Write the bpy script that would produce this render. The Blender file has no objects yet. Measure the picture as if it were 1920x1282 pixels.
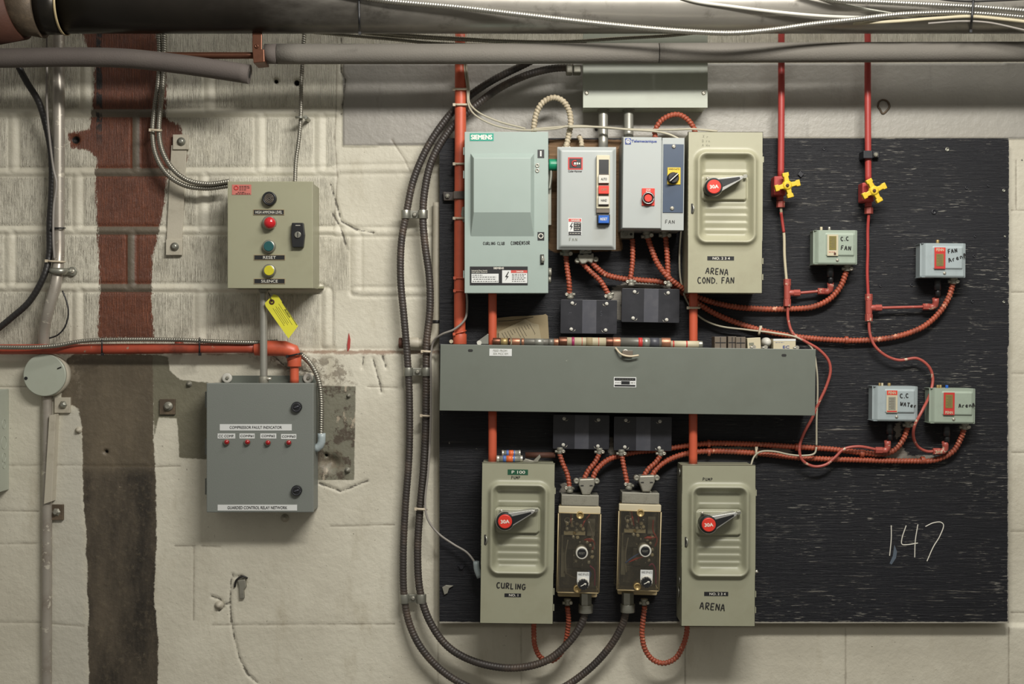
import bpy, bmesh, math, random
import numpy as np
from mathutils import Vector, Matrix
random.seed(7)
# ---------------------------------------------------------------- measures
S, D, CX, CY, HZ = 0.0014, 3.4, 960.0, 641.0, 1.5      # metres per pixel on the wall, camera distance, frame centre, eye height
PW = 0.045                                              # front of the plywood sheet
def W(px, py, d=0.0):
    k = S * (D - d) / D
    return Vector(((px - CX) * k, -d, HZ + (CY - py) * k))
def L(px, d=0.0): return px * S * (D - d) / D
COL = bpy.context.scene.collection
ORG = {}
# ---------------------------------------------------------------- materials
def rgb(h):
    h = h.lstrip('#'); c = [int(h[i:i+2], 16) / 255 for i in (0, 2, 4)]
    return tuple(x / 12.92 if x <= .04045 else ((x + .055) / 1.055) ** 2.4 for x in c) + (1,)
class N:
    """small helper to wire shader nodes"""
    def __init__(s, name):
        s.m = bpy.data.materials.new(name); s.m.use_nodes = True; s.t = s.m.node_tree; s.t.nodes.clear()
        s.out = s.t.nodes.new('ShaderNodeOutputMaterial'); s.b = s.n('ShaderNodeBsdfPrincipled')
        s.t.links.new(s.b.outputs[0], s.out.inputs[0])
    def n(s, k, **kw):
        x = s.t.nodes.new(k)
        for a, b in kw.items(): setattr(x, a, b)
        return x
    def put(s, sock, v):
        if isinstance(v, bpy.types.NodeSocket): s.t.links.new(v, sock)
        else: sock.default_value = v
    def co(s, sx=1, sy=1, sz=1):
        m = s.n('ShaderNodeMapping'); s.t.links.new(s.n('ShaderNodeTexCoord').outputs['Object'], m.inputs[0])
        m.inputs['Scale'].default_value = (sx, sy, sz); return m.outputs[0]
    def noise(s, scale, detail=4, vec=None, rough=.6, dist=0):
        x = s.n('ShaderNodeTexNoise'); s.t.links.new(vec or s.co(), x.inputs['Vector'])
        x.inputs['Scale'].default_value = scale; x.inputs['Detail'].default_value = detail; x.inputs['Roughness'].default_value = rough
        x.inputs['Distortion'].default_value = dist
        return x.outputs[0]
    def math(s, op, a, b=0.0, c=0.0, clamp=False):
        x = s.n('ShaderNodeMath', operation=op, use_clamp=clamp)
        s.put(x.inputs[0], a); s.put(x.inputs[1], b); s.put(x.inputs[2], c); return x.outputs[0]
    def step(s, v, a, b, lo=0.0, hi=1.0):
        x = s.n('ShaderNodeMapRange'); x.interpolation_type = 'SMOOTHSTEP'
        s.put(x.inputs[0], v); s.put(x.inputs[1], a); s.put(x.inputs[2], b); s.put(x.inputs[3], lo); s.put(x.inputs[4], hi); return x.outputs[0]
    def mix(s, f, a, b, mode='MIX'):
        x = s.n('ShaderNodeMix', data_type='RGBA', blend_type=mode); s.put(x.inputs[0], f); s.put(x.inputs[6], a); s.put(x.inputs[7], b); return x.outputs[2]
    def attr(s, name): return s.n('ShaderNodeAttribute', attribute_name=name).outputs['Fac']
    def bump(s, h, strength=.3, dist=.002, prev=None):
        x = s.n('ShaderNodeBump'); s.put(x.inputs['Height'], h); x.inputs['Strength'].default_value = strength; x.inputs['Distance'].default_value = dist
        if prev: s.put(x.inputs['Normal'], prev)
        return x.outputs[0]
    def set(s, **kw):
        for k, v in kw.items(): s.put(s.b.inputs[k.replace('_', ' ')], v)
def mat(name, col, rough=.5, metal=0., var=.12, vs=9, grime=0., grime_col='3a3226', gs=14, bump=.0, bs=300, chip=None, chip_amt=.66, coat=0., cs=40):
    m = N(name); c = rgb(col)
    lo = tuple(x * (1 - var) for x in c[:3]) + (1,); hi = tuple(min(1, x * (1 + var)) for x in c[:3]) + (1,)
    cc = m.mix(m.noise(vs, 5), lo, hi)
    if grime: cc = m.mix(m.math('MULTIPLY', m.step(m.noise(gs, 7, rough=.7), .45, .75), grime), cc, rgb(grime_col))
    if chip: cc = m.mix(m.step(m.noise(cs, 5, rough=.7), chip_amt, chip_amt + .04), cc, rgb(chip))
    m.set(Base_Color=cc, Metallic=metal, Roughness=m.math('ADD', rough - .06, m.math('MULTIPLY', m.noise(30, 3), .12)))
    if coat: m.set(Coat_Weight=coat)
    if bump: m.set(Normal=m.bump(m.noise(bs, 3), bump, .001))
    return m.m
M = dict(
 green=mat('sage_enamel', '8e9b95', .38, 0, .05, 6, .12, '6d7a72', 5),
 grey=mat('grey_enamel', '9a9f9d', .4, 0, .05, 6, .25, '8f8a7c', 6),
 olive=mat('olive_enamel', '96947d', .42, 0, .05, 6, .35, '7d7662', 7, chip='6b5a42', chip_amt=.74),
 olive2=mat('olive_enamel_shaded', '8b8b77', .42, 0, .06, 6, .35, '77735c', 7, chip='6b5a42', chip_amt=.73),  # darker copy of olive; dimmer light low on the board put into the colour
 ammonia=mat('putty_enamel', '8d8c75', .42, 0, .05, 5, .25, '77735c', 8),
 hammer=mat('hammertone_grey', '6d716c', .45, 0, .05, 5, 0, bump=.35, bs=420),
 trough=mat('trough_grey', '62675f', .42, 0, .05, 4, .25, '55584f', 5, chip='8e8f84', chip_amt=.72),
 jbox=mat('pale_green_grey', '9da295', .4, 0, .08, 8, .4, '8d8f80', 5),
 penn=mat('blue_grey_enamel', '95a0a2', .42, 0, .06, 8, .25, '6f7272', 14),
 penng=mat('green_grey_enamel', '8f9b8d', .42, 0, .06, 8, .25, '6f7268', 14),
 orange=mat('orange_red_paint', 'bb553a', .42, 0, .1, 6, .5, '7c3626', 8, chip='d8cfc0', chip_amt=.76),
 red=mat('red_pipe_paint', 'a23c37', .4, 0, .12, 8, .4, '7a2624', 12, chip='c9b6a6', chip_amt=.72),
 redflex=mat('red_flex_paint', '994a33', .5, 0, .22, 20, .85, '4f2f26', 24, chip='c89478', chip_amt=.62),
 redfit=mat('painted_brass', '9c4a40', .42, 0, .2, 20, .3, '7a2c26', 18, chip='b9a58e', chip_amt=.58),
 copper=mat('dull_copper', '6a4636', .4, .75, .3, 14, .5, '3a2419', 14),
 copper2=mat('bright_copper', 'a5735a', .38, .6, .25, 14, .5, '5a3c2c', 30),
 brass=mat('brass', 'a08a5c', .4, .5, .2, 30),
 steel=mat('galvanised_steel', '9a9a90', .36, .75, .25, 20, .3, '5d594e', 20),
 flex=mat('bare_steel_flex', '8d8a80', .4, .8, .25, 20, .3, '4a453b', 22),
 flexbright=mat('bright_steel_flex', 'a19f97', .34, .8, .12, 20, .1),
 zinc=mat('cast_zinc', '8f8d82', .5, .5, .2, 30, .5, '4b463b', 30, bump=.3),
 emt=mat('zinc_conduit', '9c9b92', .38, .55, .15, 20, .3, '69655b', 14, bump=.15),
 paintpipe=mat('silver_painted_pipe', 'a09a90', .36, .45, .15, 14, .7, '6f5f50', 10, chip='c6c0b2', chip_amt=.6),
 orangedark=mat('grimy_red_pipe', 'a0442f', .45, 0, .15, 8, .7, '45291f', 9, chip='8f7d6a', chip_amt=.66),
 ductdark=mat('black_iron_pipe', '2b2926', .32, .7, .3, 5, .5, '4a443a', 6),
 foam=mat('foam_insulation', '544d49', .85, 0, .12, 8, .2, '6b645b', 10, bump=.6, bs=260),
 foam2=mat('grey_foam_insulation', '6c6861', .85, 0, .12, 8, .2, '77716a', 10, bump=.8, bs=260),
 blackflex=mat('black_jacketed_flex', '35302d', .5, 0, .2, 14, .8, '5f5044', 12, chip='7a6c5e', chip_amt=.68),
 blackcable=mat('black_cable', '211f1e', .45, 0, .2, 20),
 black=mat('black_plastic', '17181a', .4, 0, .2, 20),
 blackbox=mat('black_box_enamel', '1a1b21', .4, 0, .15, 8, .3, '3b3a40', 14, chip='77757a', chip_amt=.75, cs=90),
 tape=mat('grey_tape', '3f4047', .42, 0, .12, 14, .3, '5c5a5c', 30),
 wire=mat('grey_wire', '85807a', .5, 0, .12, 20, .3, '5c564e', 20),
 cream=mat('cream_flex_paint', 'b3a78f', .5, 0, .12, 20, .6, '6e5d45', 22),
 creamwire=mat('cream_wire', 'a59f8c', .5, 0, .1, 20),
 white=mat('white_plastic', 'b9b7ae', .5, 0, .05, 10),
 tiewhite=mat('nylon_tie', 'b9ad98', .5, 0, .1, 20),
 chrome=mat('polished_steel', 'bcbcb8', .28, .65, .05, 10),
 redcap=mat('red_plastic', 'c8362a', .35, 0, .05, 20),
 redlens=mat('red_lens', 'b01820', .15, 0, .2, 60, coat=.6),
 darkred=mat('dark_red_lens', '8d1014', .15, 0, .3, 60, coat=.6),
 teal=mat('teal_button', '1e4c4d', .35, 0, .08, 20),
 yellowlens=mat('yellow_lens', 'b8b02a', .2, 0, .15, 60, coat=.5),
 yellow=mat('yellow_paint', 'cdae28', .38, 0, .1, 30, .35, '8d7420', 30),
 yellowtag=mat('yellow_tag_card', 'c9c433', .6, 0, .05, 20),
 green_lever=mat('green_lever_plastic', '157a58', .35, 0, .1, 20),
 blue=mat('blue_button', '1f56a8', .35, 0, .08, 20),
 navy=mat('navy_panel', '2d3d52', .45, 0, .08, 20),
 buttonivory=mat('ivory_plastic', 'b9b299', .45, 0, .05, 20),
 sticker=mat('white_sticker', 'c4c6c4', .5, 0, .03, 20),
 stickerblk=mat('black_sticker', '1c1d1f', .4, 0, .1, 20),
 stickerred=mat('red_sticker', 'b5443c', .5, 0, .08, 30),
 pinksticker=mat('faded_red_sticker', 'b0645a', .55, 0, .1, 60),
 siegreen=mat('teal_logo_plate', '0f8a74', .4, 0, .03, 20),
 dymogreen=mat('green_label_tape', '1c4a34', .4, 0, .05, 20),
 ink=mat('black_ink', '191817', .6, 0, .05, 20),
 pencil=mat('pencil_grey', '6e6f60', .7, 0, .1, 20),
 whiteink=mat('white_lettering', 'd3d0c4', .5, 0, .03, 20),
 redink=mat('red_print', 'b0302c', .5, 0, .03, 20),
 blueink=mat('blue_print', '22387c', .5, 0, .03, 20),
 chalk=mat('chalk', 'c9c6bb', .9, 0, .1, 90),
 chalkblue=mat('pale_blue_chalk', '4b5560', .9, 0, .3, 90),
 kraft=mat('kraft_paper', '8a7c5f', .8, 0, .1, 12, .2, '6d6048', 9),
 paper=mat('aged_paper', '958a70', .8, 0, .1, 12),
 amberbase=mat('aged_clear_base', 'b3a27c', .35, 0, .1, 20),
 interior=mat('dark_relay', '34322e', .3, 0, .7, 40, .7, '7a7364', 50),
 wallpaint=mat('cream_paint_on_metal', 'aba595', .5, 0, .08, 20, .5, '7d7565', 20, chip='5c4a3a', chip_amt=.66, bump=.3),
 rust=mat('rusted_iron', '4d2e22', .7, .2, .4, 20, .6, '2f241d', 20, bump=.6, bs=120),
 flange=mat('scaled_iron', '54493c', .6, .3, .35, 20, .6, '82705a', 20, bump=.6, bs=150),
 ivory=mat('carton_ivory', 'b3aa90', .6, 0, .06, 20),
 brownbox=mat('grey_brown_plastic', '63594d', .5, 0, .1, 30),
 silverlabel=mat('silver_label', '8e8e86', .35, .5, .05, 20),
 fusebody=mat('fuse_fibre', 'a39a80', .6, 0, .08, 20),
 fusegrey=mat('fuse_grey_label', '68665f', .4, .3, .12, 20),
 magenta=mat('magenta_band', '8e2452', .5, 0, .05, 20),
 orangelab=mat('orange_label', 'c25a2c', .5, 0, .1, 60),
 bluelab=mat('blue_label', '44609f', .5, 0, .1, 60),
 windowgold=mat('scale_window', '7e7645', .25, .2, .15, 60),
 windowgrey=mat('scale_window_grey', '8c8c80', .25, .2, .15, 60),
 steelbright=mat('zinc_screw', 'b2aea2', .35, .6, .1, 60),
 bare=mat('bare_plaster', '8b7c68', .9, 0, .3, 50, .5, '4b3f32', 40, bump=.9, bs=80),
)
def clear_mat():
    m = N('aged_clear_plastic'); t = m.t
    tr = m.n('ShaderNodeBsdfTransparent'); tr.inputs[0].default_value = (.96, .94, .88, 1)
    gl = m.n('ShaderNodeBsdfGlossy'); gl.inputs[0].default_value = (.9, .87, .8, 1); gl.inputs[1].default_value = .12
    lw = m.n('ShaderNodeLayerWeight'); lw.inputs[0].default_value = .35
    mx = m.n('ShaderNodeMixShader'); f = m.math('MULTIPLY_ADD', lw.outputs['Fresnel'], .7, .05)
    t.links.new(f, mx.inputs[0]); t.links.new(tr.outputs[0], mx.inputs[1]); t.links.new(gl.outputs[0], mx.inputs[2])
    t.links.new(mx.outputs[0], m.out.inputs[0]); t.nodes.remove(m.b); return m.m
M['clear'] = clear_mat()
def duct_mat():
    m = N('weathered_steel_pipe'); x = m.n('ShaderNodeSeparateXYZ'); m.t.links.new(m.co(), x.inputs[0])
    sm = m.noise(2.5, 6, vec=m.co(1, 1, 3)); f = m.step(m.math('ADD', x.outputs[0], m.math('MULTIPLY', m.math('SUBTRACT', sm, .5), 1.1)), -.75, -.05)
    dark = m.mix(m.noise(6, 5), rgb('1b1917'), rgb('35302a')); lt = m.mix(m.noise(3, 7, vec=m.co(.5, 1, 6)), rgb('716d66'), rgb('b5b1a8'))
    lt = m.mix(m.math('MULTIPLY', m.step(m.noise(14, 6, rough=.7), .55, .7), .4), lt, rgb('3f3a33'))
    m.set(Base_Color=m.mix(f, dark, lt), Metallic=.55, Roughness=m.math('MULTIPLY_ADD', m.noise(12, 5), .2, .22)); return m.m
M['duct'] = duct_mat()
# ---------------------------------------------------------------- geometry collector
def catmull(P, step):
    P = [Vector(p) for p in P]
    if len(P) == 2: Q = [P[0].lerp(P[1], i / 20) for i in range(21)]
    else:
        E = [P[0] * 2 - P[1]] + P + [P[-1] * 2 - P[-2]]; Q = []
        for i in range(1, len(E) - 2):
            a, b, c, e = E[i-1:i+3]
            t0 = 0; t1 = t0 + max((b-a).length, 1e-6) ** .5; t2 = t1 + max((c-b).length, 1e-6) ** .5; t3 = t2 + max((e-c).length, 1e-6) ** .5
            for j in range(24):
                t = t1 + (t2 - t1) * j / 24
                A1 = a * ((t1-t)/(t1-t0)) + b * ((t-t0)/(t1-t0)); A2 = b * ((t2-t)/(t2-t1)) + c * ((t-t1)/(t2-t1)); A3 = c * ((t3-t)/(t3-t2)) + e * ((t-t2)/(t3-t2))
                B1 = A1 * ((t2-t)/(t2-t0)) + A2 * ((t-t0)/(t2-t0)); B2 = A2 * ((t3-t)/(t3-t1)) + A3 * ((t-t1)/(t3-t1))
                Q.append(B1 * ((t2-t)/(t2-t1)) + B2 * ((t-t1)/(t2-t1)))
        Q.append(P[-1])
    ln = [0]
    for i in range(1, len(Q)): ln.append(ln[-1] + (Q[i] - Q[i-1]).length)
    n = max(2, int(ln[-1] / step)); R = []; j = 0
    for i in range(n + 1):
        s = ln[-1] * i / n
        while j < len(ln) - 2 and ln[j+1] < s: j += 1
        f = (s - ln[j]) / max(ln[j+1] - ln[j], 1e-9); R.append((Q[j].lerp(Q[j+1], min(1, f)), s))
    return R
class G:
    def __init__(s): s.v = []; s.f = []; s.s = []
    def add(s, v, f, smooth=False):
        o = len(s.v); s.v += [tuple(p) for p in v]; s.f += [tuple(i + o for i in q) for q in f]; s.s += [smooth] * len(f); return s
    def hexa(s, a, b, smooth=False):          # two quads (world points), joined
        return s.add(list(a) + list(b), [(0,1,2,3), (7,6,5,4), (0,4,5,1), (1,5,6,2), (2,6,7,3), (3,7,4,0)], smooth)
    def box(s, x0, y0, x1, y1, d0, d1):       # front face at d1 fills the pixel rectangle
        a, b = W(x0, y0, d1), W(x1, y1, d1)
        q = lambda y: [(a.x, y, a.z), (b.x, y, a.z), (b.x, y, b.z), (a.x, y, b.z)]
        return s.hexa(q(-d0), q(-d1))
    def prism(s, pts, d0, d1, inset=0):
        P = [W(x, y, d1) for x, y in pts]; n = len(P)
        v = [(p.x, -d0, p.z) for p in P] + [tuple(p) for p in P]
        return s.add(v, [tuple(range(n)), tuple(range(2*n-1, n-1, -1))] + [(i, (i+1) % n, n + (i+1) % n, n + i) for i in range(n)])
    def rrect(s, x0, y0, x1, y1, r, d0, d1, seg=5):
        pts = []
        for cx, cy, a0 in ((x1-r, y0+r, -90), (x1-r, y1-r, 0), (x0+r, y1-r, 90), (x0+r, y0+r, 180)):
            for k in range(seg + 1):
                a = math.radians(a0 + 90 * k / seg); pts.append((cx + r * math.cos(a), cy + r * math.sin(a)))
        return s.prism(pts, d0, d1)
    def frustum(s, o, i, d0, d1):
        q = lambda r, d: [W(r[0], r[1], d), W(r[2], r[1], d), W(r[2], r[3], d), W(r[0], r[3], d)]
        return s.hexa(q(o, d0), q(i, d1))
    def lathe(s, px, py, prof, seg=24, smooth=True):   # axis runs out of the wall; prof = (radius px, depth m)
        c = W(px, py, prof[-1][1]); v = []; n = len(prof)
        for r, d in prof:
            for k in range(seg):
                a = 2 * math.pi * k / seg; R = L(r, d); v.append((c.x + R * math.cos(a), -d, c.z + R * math.sin(a)))
        f = [(i*seg+k, i*seg+(k+1) % seg, (i+1)*seg+(k+1) % seg, (i+1)*seg+k) for i in range(n-1) for k in range(seg)]
        s.add(v, f, smooth)
        o = len(s.v) - len(v); s.f += [tuple(o + (n-1)*seg + k for k in range(seg)), tuple(o + k for k in range(seg))]; s.s += [False, False]; return s
    def disc(s, px, py, r, d0, d1, seg=24, bev=.0):
        return s.lathe(px, py, [(r, d0), (r, d1)] if not bev else [(r, d0), (r, d1 - L(bev)), (r - bev, d1)], seg, seg > 8)
    def tube(s, pts, r, seg=12, step=None, smooth=True, pitch=0, amp=.0, flat=False, world=False, rfun=None, spiral=True, caps=True):
        P = pts if world else [W(*p) for p in pts]
        rw = r if world else L(r, pts[0][2]); pw = L(pitch, .05)
        R = catmull(P, pw / 6 if pitch else (step or max(rw * .9, .004)))
        n = len(R); T = []
        for i in range(n):
            a = R[max(0, i-1)][0]; b = R[min(n-1, i+1)][0]; T.append((b - a).normalized())
        u = T[0].orthogonal().normalized(); v = []
        for i in range(n):
            u = (u - T[i] * u.dot(T[i])).normalized(); w = T[i].cross(u)
            for k in range(seg):
                a = 2 * math.pi * k / seg; rr = rw
                if rfun: rr *= rfun(R[i][1] / R[-1][1])
                if pitch:
                    t = R[i][1] / pw + (k / seg if spiral else 0)
                    rr *= 1 - amp * (1 - abs(math.sin(math.pi * t)) ** .7)
                v.append(R[i][0] + u * rr * math.cos(a) + w * rr * math.sin(a))
        f = [(i*seg+k, i*seg+(k+1) % seg, (i+1)*seg+(k+1) % seg, (i+1)*seg+k) for i in range(n-1) for k in range(seg)]
        s.add(v, f, smooth)
        if caps:
            o = len(s.v) - len(v); s.f += [tuple(o + k for k in range(seg)), tuple(o + (n-1)*seg + k for k in range(seg))]; s.s += [False, False]
        return s
    def cyl(s, p0, p1, r, seg=16):            # straight cylinder between pixel points
        return s.tube([p0, p1], r, seg, step=9)
    def ring(s, px, py, d, r, t, seg=32):     # torus facing the camera
        pts = [(px + r * math.cos(2*math.pi*k/seg), py + r * math.sin(2*math.pi*k/seg), d) for k in range(seg + 1)]
        return s.tube(pts, t, 8, step=L(r * .35))
    def grid(s, x0, y0, x1, y1, st, d, h):    # embossed sheet: h(x, y) metres added to depth d
        nx, ny = max(2, int((x1-x0)/st)), max(2, int((y1-y0)/st)); v = []
        for j in range(ny + 1):
            for i in range(nx + 1):
                x, y = x0 + (x1-x0)*i/nx, y0 + (y1-y0)*j/ny
                p = W(x, y, d); v.append((p.x, -d - h(x, y), p.z))
        f = [(j*(nx+1)+i, j*(nx+1)+i+1, (j+1)*(nx+1)+i+1, (j+1)*(nx+1)+i) for j in range(ny) for i in range(nx)]
        return s.add(v, f, True)
    def text(s, body, cx, cy, w, h, d, bold=0.0, ang=0, italic=0):
        cu = bpy.data.curves.new('lettering', 'FONT'); cu.body = body; cu.resolution_u = 3; cu.shear = italic; cu.space_line = 1.05
        cu.align_x = 'CENTER'
        ob = bpy.data.objects.new('lettering', cu); me = bpy.data.meshes.new_from_object(ob)
        V = [v.co.copy() for v in me.vertices]
        if V:
            x0, x1 = min(v.x for v in V), max(v.x for v in V); y0, y1 = min(v.y for v in V), max(v.y for v in V)
            sy = L(h, d) / (y1 - y0); sx = L(w, d) / (x1 - x0) if w else sy; c = W(cx, cy, d); a = math.radians(-ang)
            out = []
            for k, dx in enumerate(((-1, 0), (1, 0), (0, .8), (0, -.8)) if bold else ((0, 0),)):
                out = []; ox, oz = dx[0]*bold*1.6*L(h, d), dx[1]*bold*1.6*L(h, d)
                for v in V:
                    X, Z = (v.x - (x0+x1)/2) * sx + ox, (v.y - (y0+y1)/2) * sy + oz
                    out.append((c.x + X*math.cos(a) - Z*math.sin(a), -d - k*.00004, c.z + X*math.sin(a) + Z*math.cos(a)))
                s.add(out, [tuple(p.vertices) for p in me.polygons])
        bpy.data.objects.remove(ob); bpy.data.curves.remove(cu); bpy.data.meshes.remove(me); return s
    def line(s, pts, r, d):                   # a pen or chalk stroke on a surface, lightly raised
        return s.tube([(x, y, d) for x, y in pts], r, 6, step=L(1.2)) if len(pts) > 1 else s
    def hand(s, body, x, y, h, r, d, ang=0, wide=.62, gap=.28, jit=.03):   # x, y = lower left of the first letter
        cur = 0; ca, sa = math.cos(math.radians(ang)), math.sin(math.radians(ang))
        for ch in body:
            if ch == ' ': cur += .55 * h; continue
            for st in STROKES.get(ch, []):
                q = []
                for u, v in st:
                    X = cur + (u + random.uniform(-jit, jit)) * wide * h; Y = -(v + random.uniform(-jit, jit)) * h
                    q.append((x + X*ca - Y*sa, y + X*sa + Y*ca))
                s.line(q, r, d)
            cur += (wide * (.35 if ch in '.1Ii' else 1) + gap) * h
        return s
STROKES = {
 'A': [[(0,0),(.45,1),(.9,0)], [(.15,.38),(.8,.42)]], 'R': [[(.1,0),(.1,1)], [(.1,1),(.8,.95),(.8,.6),(.1,.5)], [(.25,.5),(.95,0)]],
 'E': [[(.9,1),(.1,1)], [(.1,1),(.1,0)], [(.1,0),(.9,.02)], [(.1,.5),(.8,.52)]], 'N': [[(.05,0),(.1,1)], [(.1,1),(.85,.05)], [(.85,.05),(.9,1.02)]],
 'C': [[(.9,.9),(.4,1),(.05,.5),(.4,0),(.95,.1)]], 'O': [[(.5,1),(.05,.5),(.5,0),(.95,.5),(.5,1)]], 'D': [[(.1,0),(.1,1)], [(.1,1),(.95,.6),(.8,.15),(.1,0)]],
 'F': [[(.1,0),(.15,1)], [(.15,1),(.9,1.02)], [(.12,.5),(.75,.55)]], 'U': [[(.05,1),(.1,.2),(.45,0),(.85,.25)], [(.9,1),(.85,.25),(.95,0)]],
 'L': [[(.1,1),(.1,0)], [(.1,0),(.85,.02)]], 'I': [[(.2,1),(.2,0)]], 'G': [[(.9,.85),(.5,1),(.05,.5),(.4,0),(.9,.15),(.9,.45)], [(.55,.45),(1.1,.45)]],
 'P': [[(.1,0),(.12,1)], [(.12,1),(.85,.9),(.75,.55),(.12,.5)]], 'M': [[(.02,0),(.12,1)], [(.12,1),(.5,.35)], [(.5,.35),(.88,1)], [(.88,1),(.95,0)]],
 'B': [[(.1,0),(.1,1)], [(.1,1),(.8,.9),(.7,.55),(.1,.5)], [(.1,.5),(.9,.4),(.8,.05),(.1,0)]], 'S': [[(.9,.9),(.4,1),(.1,.75),(.8,.35),(.6,.02),(.05,.1)]],
 'W': [[(.02,1),(.2,0)], [(.2,0),(.5,.7)], [(.5,.7),(.75,0)], [(.75,0),(1,1)]], 'T': [[(0,1),(1,1)], [(.5,1),(.5,0)]], 'K': [[(.1,0),(.1,1)], [(.85,1),(.1,.45)], [(.3,.55),(.9,0)]],
 '.': [[(.1,0),(.3,.05)]], 'r': [[(.15,0),(.15,.6)], [(.15,.4),(.5,.62),(.8,.55)]], 'e': [[(.15,.32),(.8,.38),(.6,.62),(.2,.5),(.1,.15),(.5,0),(.85,.12)]],
 'n': [[(.1,0),(.1,.6)], [(.1,.4),(.5,.62),(.8,.4),(.85,0)]], 'a': [[(.8,.5),(.4,.6),(.1,.25),(.4,0),(.8,.3)], [(.8,.6),(.85,0),(1.0,.05)]],
 'H': [[(.1,0),(.1,1)], [(.85,0),(.85,1)], [(.1,.5),(.85,.5)]], 'x': [[(0,0),(.8,1)], [(0,1),(.8,0)]],
}
# ---------------------------------------------------------------- objects
def finish(me):
    bm = bmesh.new(); bm.from_mesh(me); bmesh.ops.recalc_face_normals(bm, faces=bm.faces); bm.to_mesh(me); bm.free()
def mesh(name, g, m, org, bevel=0, fix=True):
    me = bpy.data.meshes.new(name); o = Vector(org)
    me.from_pydata([tuple(Vector(v) - o) for v in g.v], [], g.f); me.polygons.foreach_set('use_smooth', g.s)
    if fix: finish(me)
    me.materials.append(M[m] if isinstance(m, str) else m)
    ob = bpy.data.objects.new(name, me); COL.objects.link(ob)
    if bevel:
        b = ob.modifiers.new('bevel', 'BEVEL'); b.width = bevel; b.segments = 2; b.limit_method = 'ANGLE'; b.angle_limit = math.radians(50)
    return ob
def tags(o, label=None, cat=None, group=None, kind=None):
    if label: o['label'] = label
    if cat: o['category'] = cat
    if group: o['group'] = group
    if kind: o['kind'] = kind
def thing(name, label, cat, at, group=None, rot=0):
    o = bpy.data.objects.new(name, None); COL.objects.link(o); o.location = W(*at); o.empty_display_size = .02
    o.rotation_euler = (0, math.radians(rot), 0); ORG[o.name] = W(*at); tags(o, label, cat, group); return o
def part(par, name, g, m, bevel=0, label=None, kind=None, fix=True):
    org = ORG[par.name]; o = mesh(name, g, m, org, bevel, fix); o.parent = par; ORG[o.name] = org; tags(o, label, kind=kind); return o
def single(name, label, cat, g, m, at, group=None, bevel=0, rot=0, kind=None):
    o = mesh(name, g, m, W(*at), bevel); o.location = W(*at); o.rotation_euler = (0, math.radians(rot), 0); ORG[o.name] = W(*at); tags(o, label, cat, group, kind); return o
def sst(a, b, x):
    t = max(0, min(1, (x - a) / (b - a))); return t * t * (3 - 2 * t)
def sdr(x, y, r, rad):
    cx, cy = (r[0]+r[2])/2, (r[1]+r[3])/2; qx, qy = abs(x-cx) - (r[2]-r[0])/2 + rad, abs(y-cy) - (r[3]-r[1])/2 + rad
    return math.hypot(max(qx, 0), max(qy, 0)) + min(max(qx, qy), 0) - rad
# ================================================================ THE WALL
def sd_poly(X, Y, P):
    P = [(float(a), float(b)) for a, b in P]; d = np.full(X.shape, 1e9); ins = np.zeros(X.shape, bool); n = len(P)
    for i in range(n):
        ax, ay = P[i]; bx, by = P[(i+1) % n]; ex, ey = bx-ax, by-ay
        t = np.clip(((X-ax)*ex + (Y-ay)*ey) / max(ex*ex + ey*ey, 1e-9), 0, 1)
        d = np.minimum(d, (X-ax-t*ex)**2 + (Y-ay-t*ey)**2)
        if ay != by: ins ^= ((ay > Y) != (by > Y)) & (X < ex * (Y-ay) / (by-ay) + ax)
    d = np.sqrt(d); return np.where(ins, -d, d)
def d_lines(X, Y, lines):
    d = np.full(X.shape, 1e9)
    for P in lines:
        for (ax, ay), (bx, by) in zip(P[:-1], P[1:]):
            ex, ey = bx-ax, by-ay; t = np.clip(((X-ax)*ex + (Y-ay)*ey) / max(ex*ex + ey*ey, 1e-9), 0, 1)
            d = np.minimum(d, (X-ax-t*ex)**2 + (Y-ay-t*ey)**2)
    return np.sqrt(d)
def sheet(name, x0, y0, x1, y1, st, hfun, attrs, m, d=0.0, skirt=0):
    nx, ny = int((x1-x0)/st), int((y1-y0)/st)
    X, Y = np.meshgrid(np.linspace(x0, x1, nx+1), np.linspace(y0, y1, ny+1))
    H = d + hfun(X, Y); k = S * (D - d) / D
    co = np.stack([(X-CX)*k, -H, HZ + (CY-Y)*k], -1).reshape(-1, 3)
    i, j = np.meshgrid(np.arange(nx), np.arange(ny)); a = (j*(nx+1)+i).ravel()
    F = np.stack([a, a+nx+1, a+nx+2, a+1], 1)
    me = bpy.data.meshes.new(name); me.vertices.add(len(co)); me.vertices.foreach_set('co', co.ravel())
    me.loops.add(F.size); me.loops.foreach_set('vertex_index', F.ravel().astype(np.int32))
    me.polygons.add(len(F)); me.polygons.foreach_set('loop_start', np.arange(0, F.size, 4, dtype=np.int32)); me.polygons.foreach_set('loop_total', np.full(len(F), 4, np.int32))
    me.update(calc_edges=True); me.validate(); me.polygons.foreach_set('use_smooth', [True]*len(F))
    for nm, fn in attrs.items():
        at = me.attributes.new(nm, 'FLOAT', 'POINT'); at.data.foreach_set('value', fn(X, Y).ravel().astype(np.float32))
    me.materials.append(m); ob = bpy.data.objects.new(name, me); COL.objects.link(ob); return ob
RED = [(150,40),(285,40),(300,90),(312,130),(312,222),(338,236),(352,300),(330,312),(314,322),(311,350),(308,380),(297,440),(286,480),(284,560),(289,634),(183,634),(187,545),(183,440),(178,330),(182,296),(165,282),(131,276),(127,250),(168,242),(173,205),(178,120),(160,80)]
DARK = [(140,664),(292,664),(290,800),(293,880),(296,1000),(291,1120),(299,1190),(296,1500),(172,1500),(168,1150),(164,1000),(158,930),(156,800),(150,765),(120,750),(110,690)]
GREENS = [(288,664),(318,668),(320,694),(340,712),(392,716),(392,860),(338,858),(334,784),(300,782),(291,820)]
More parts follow.
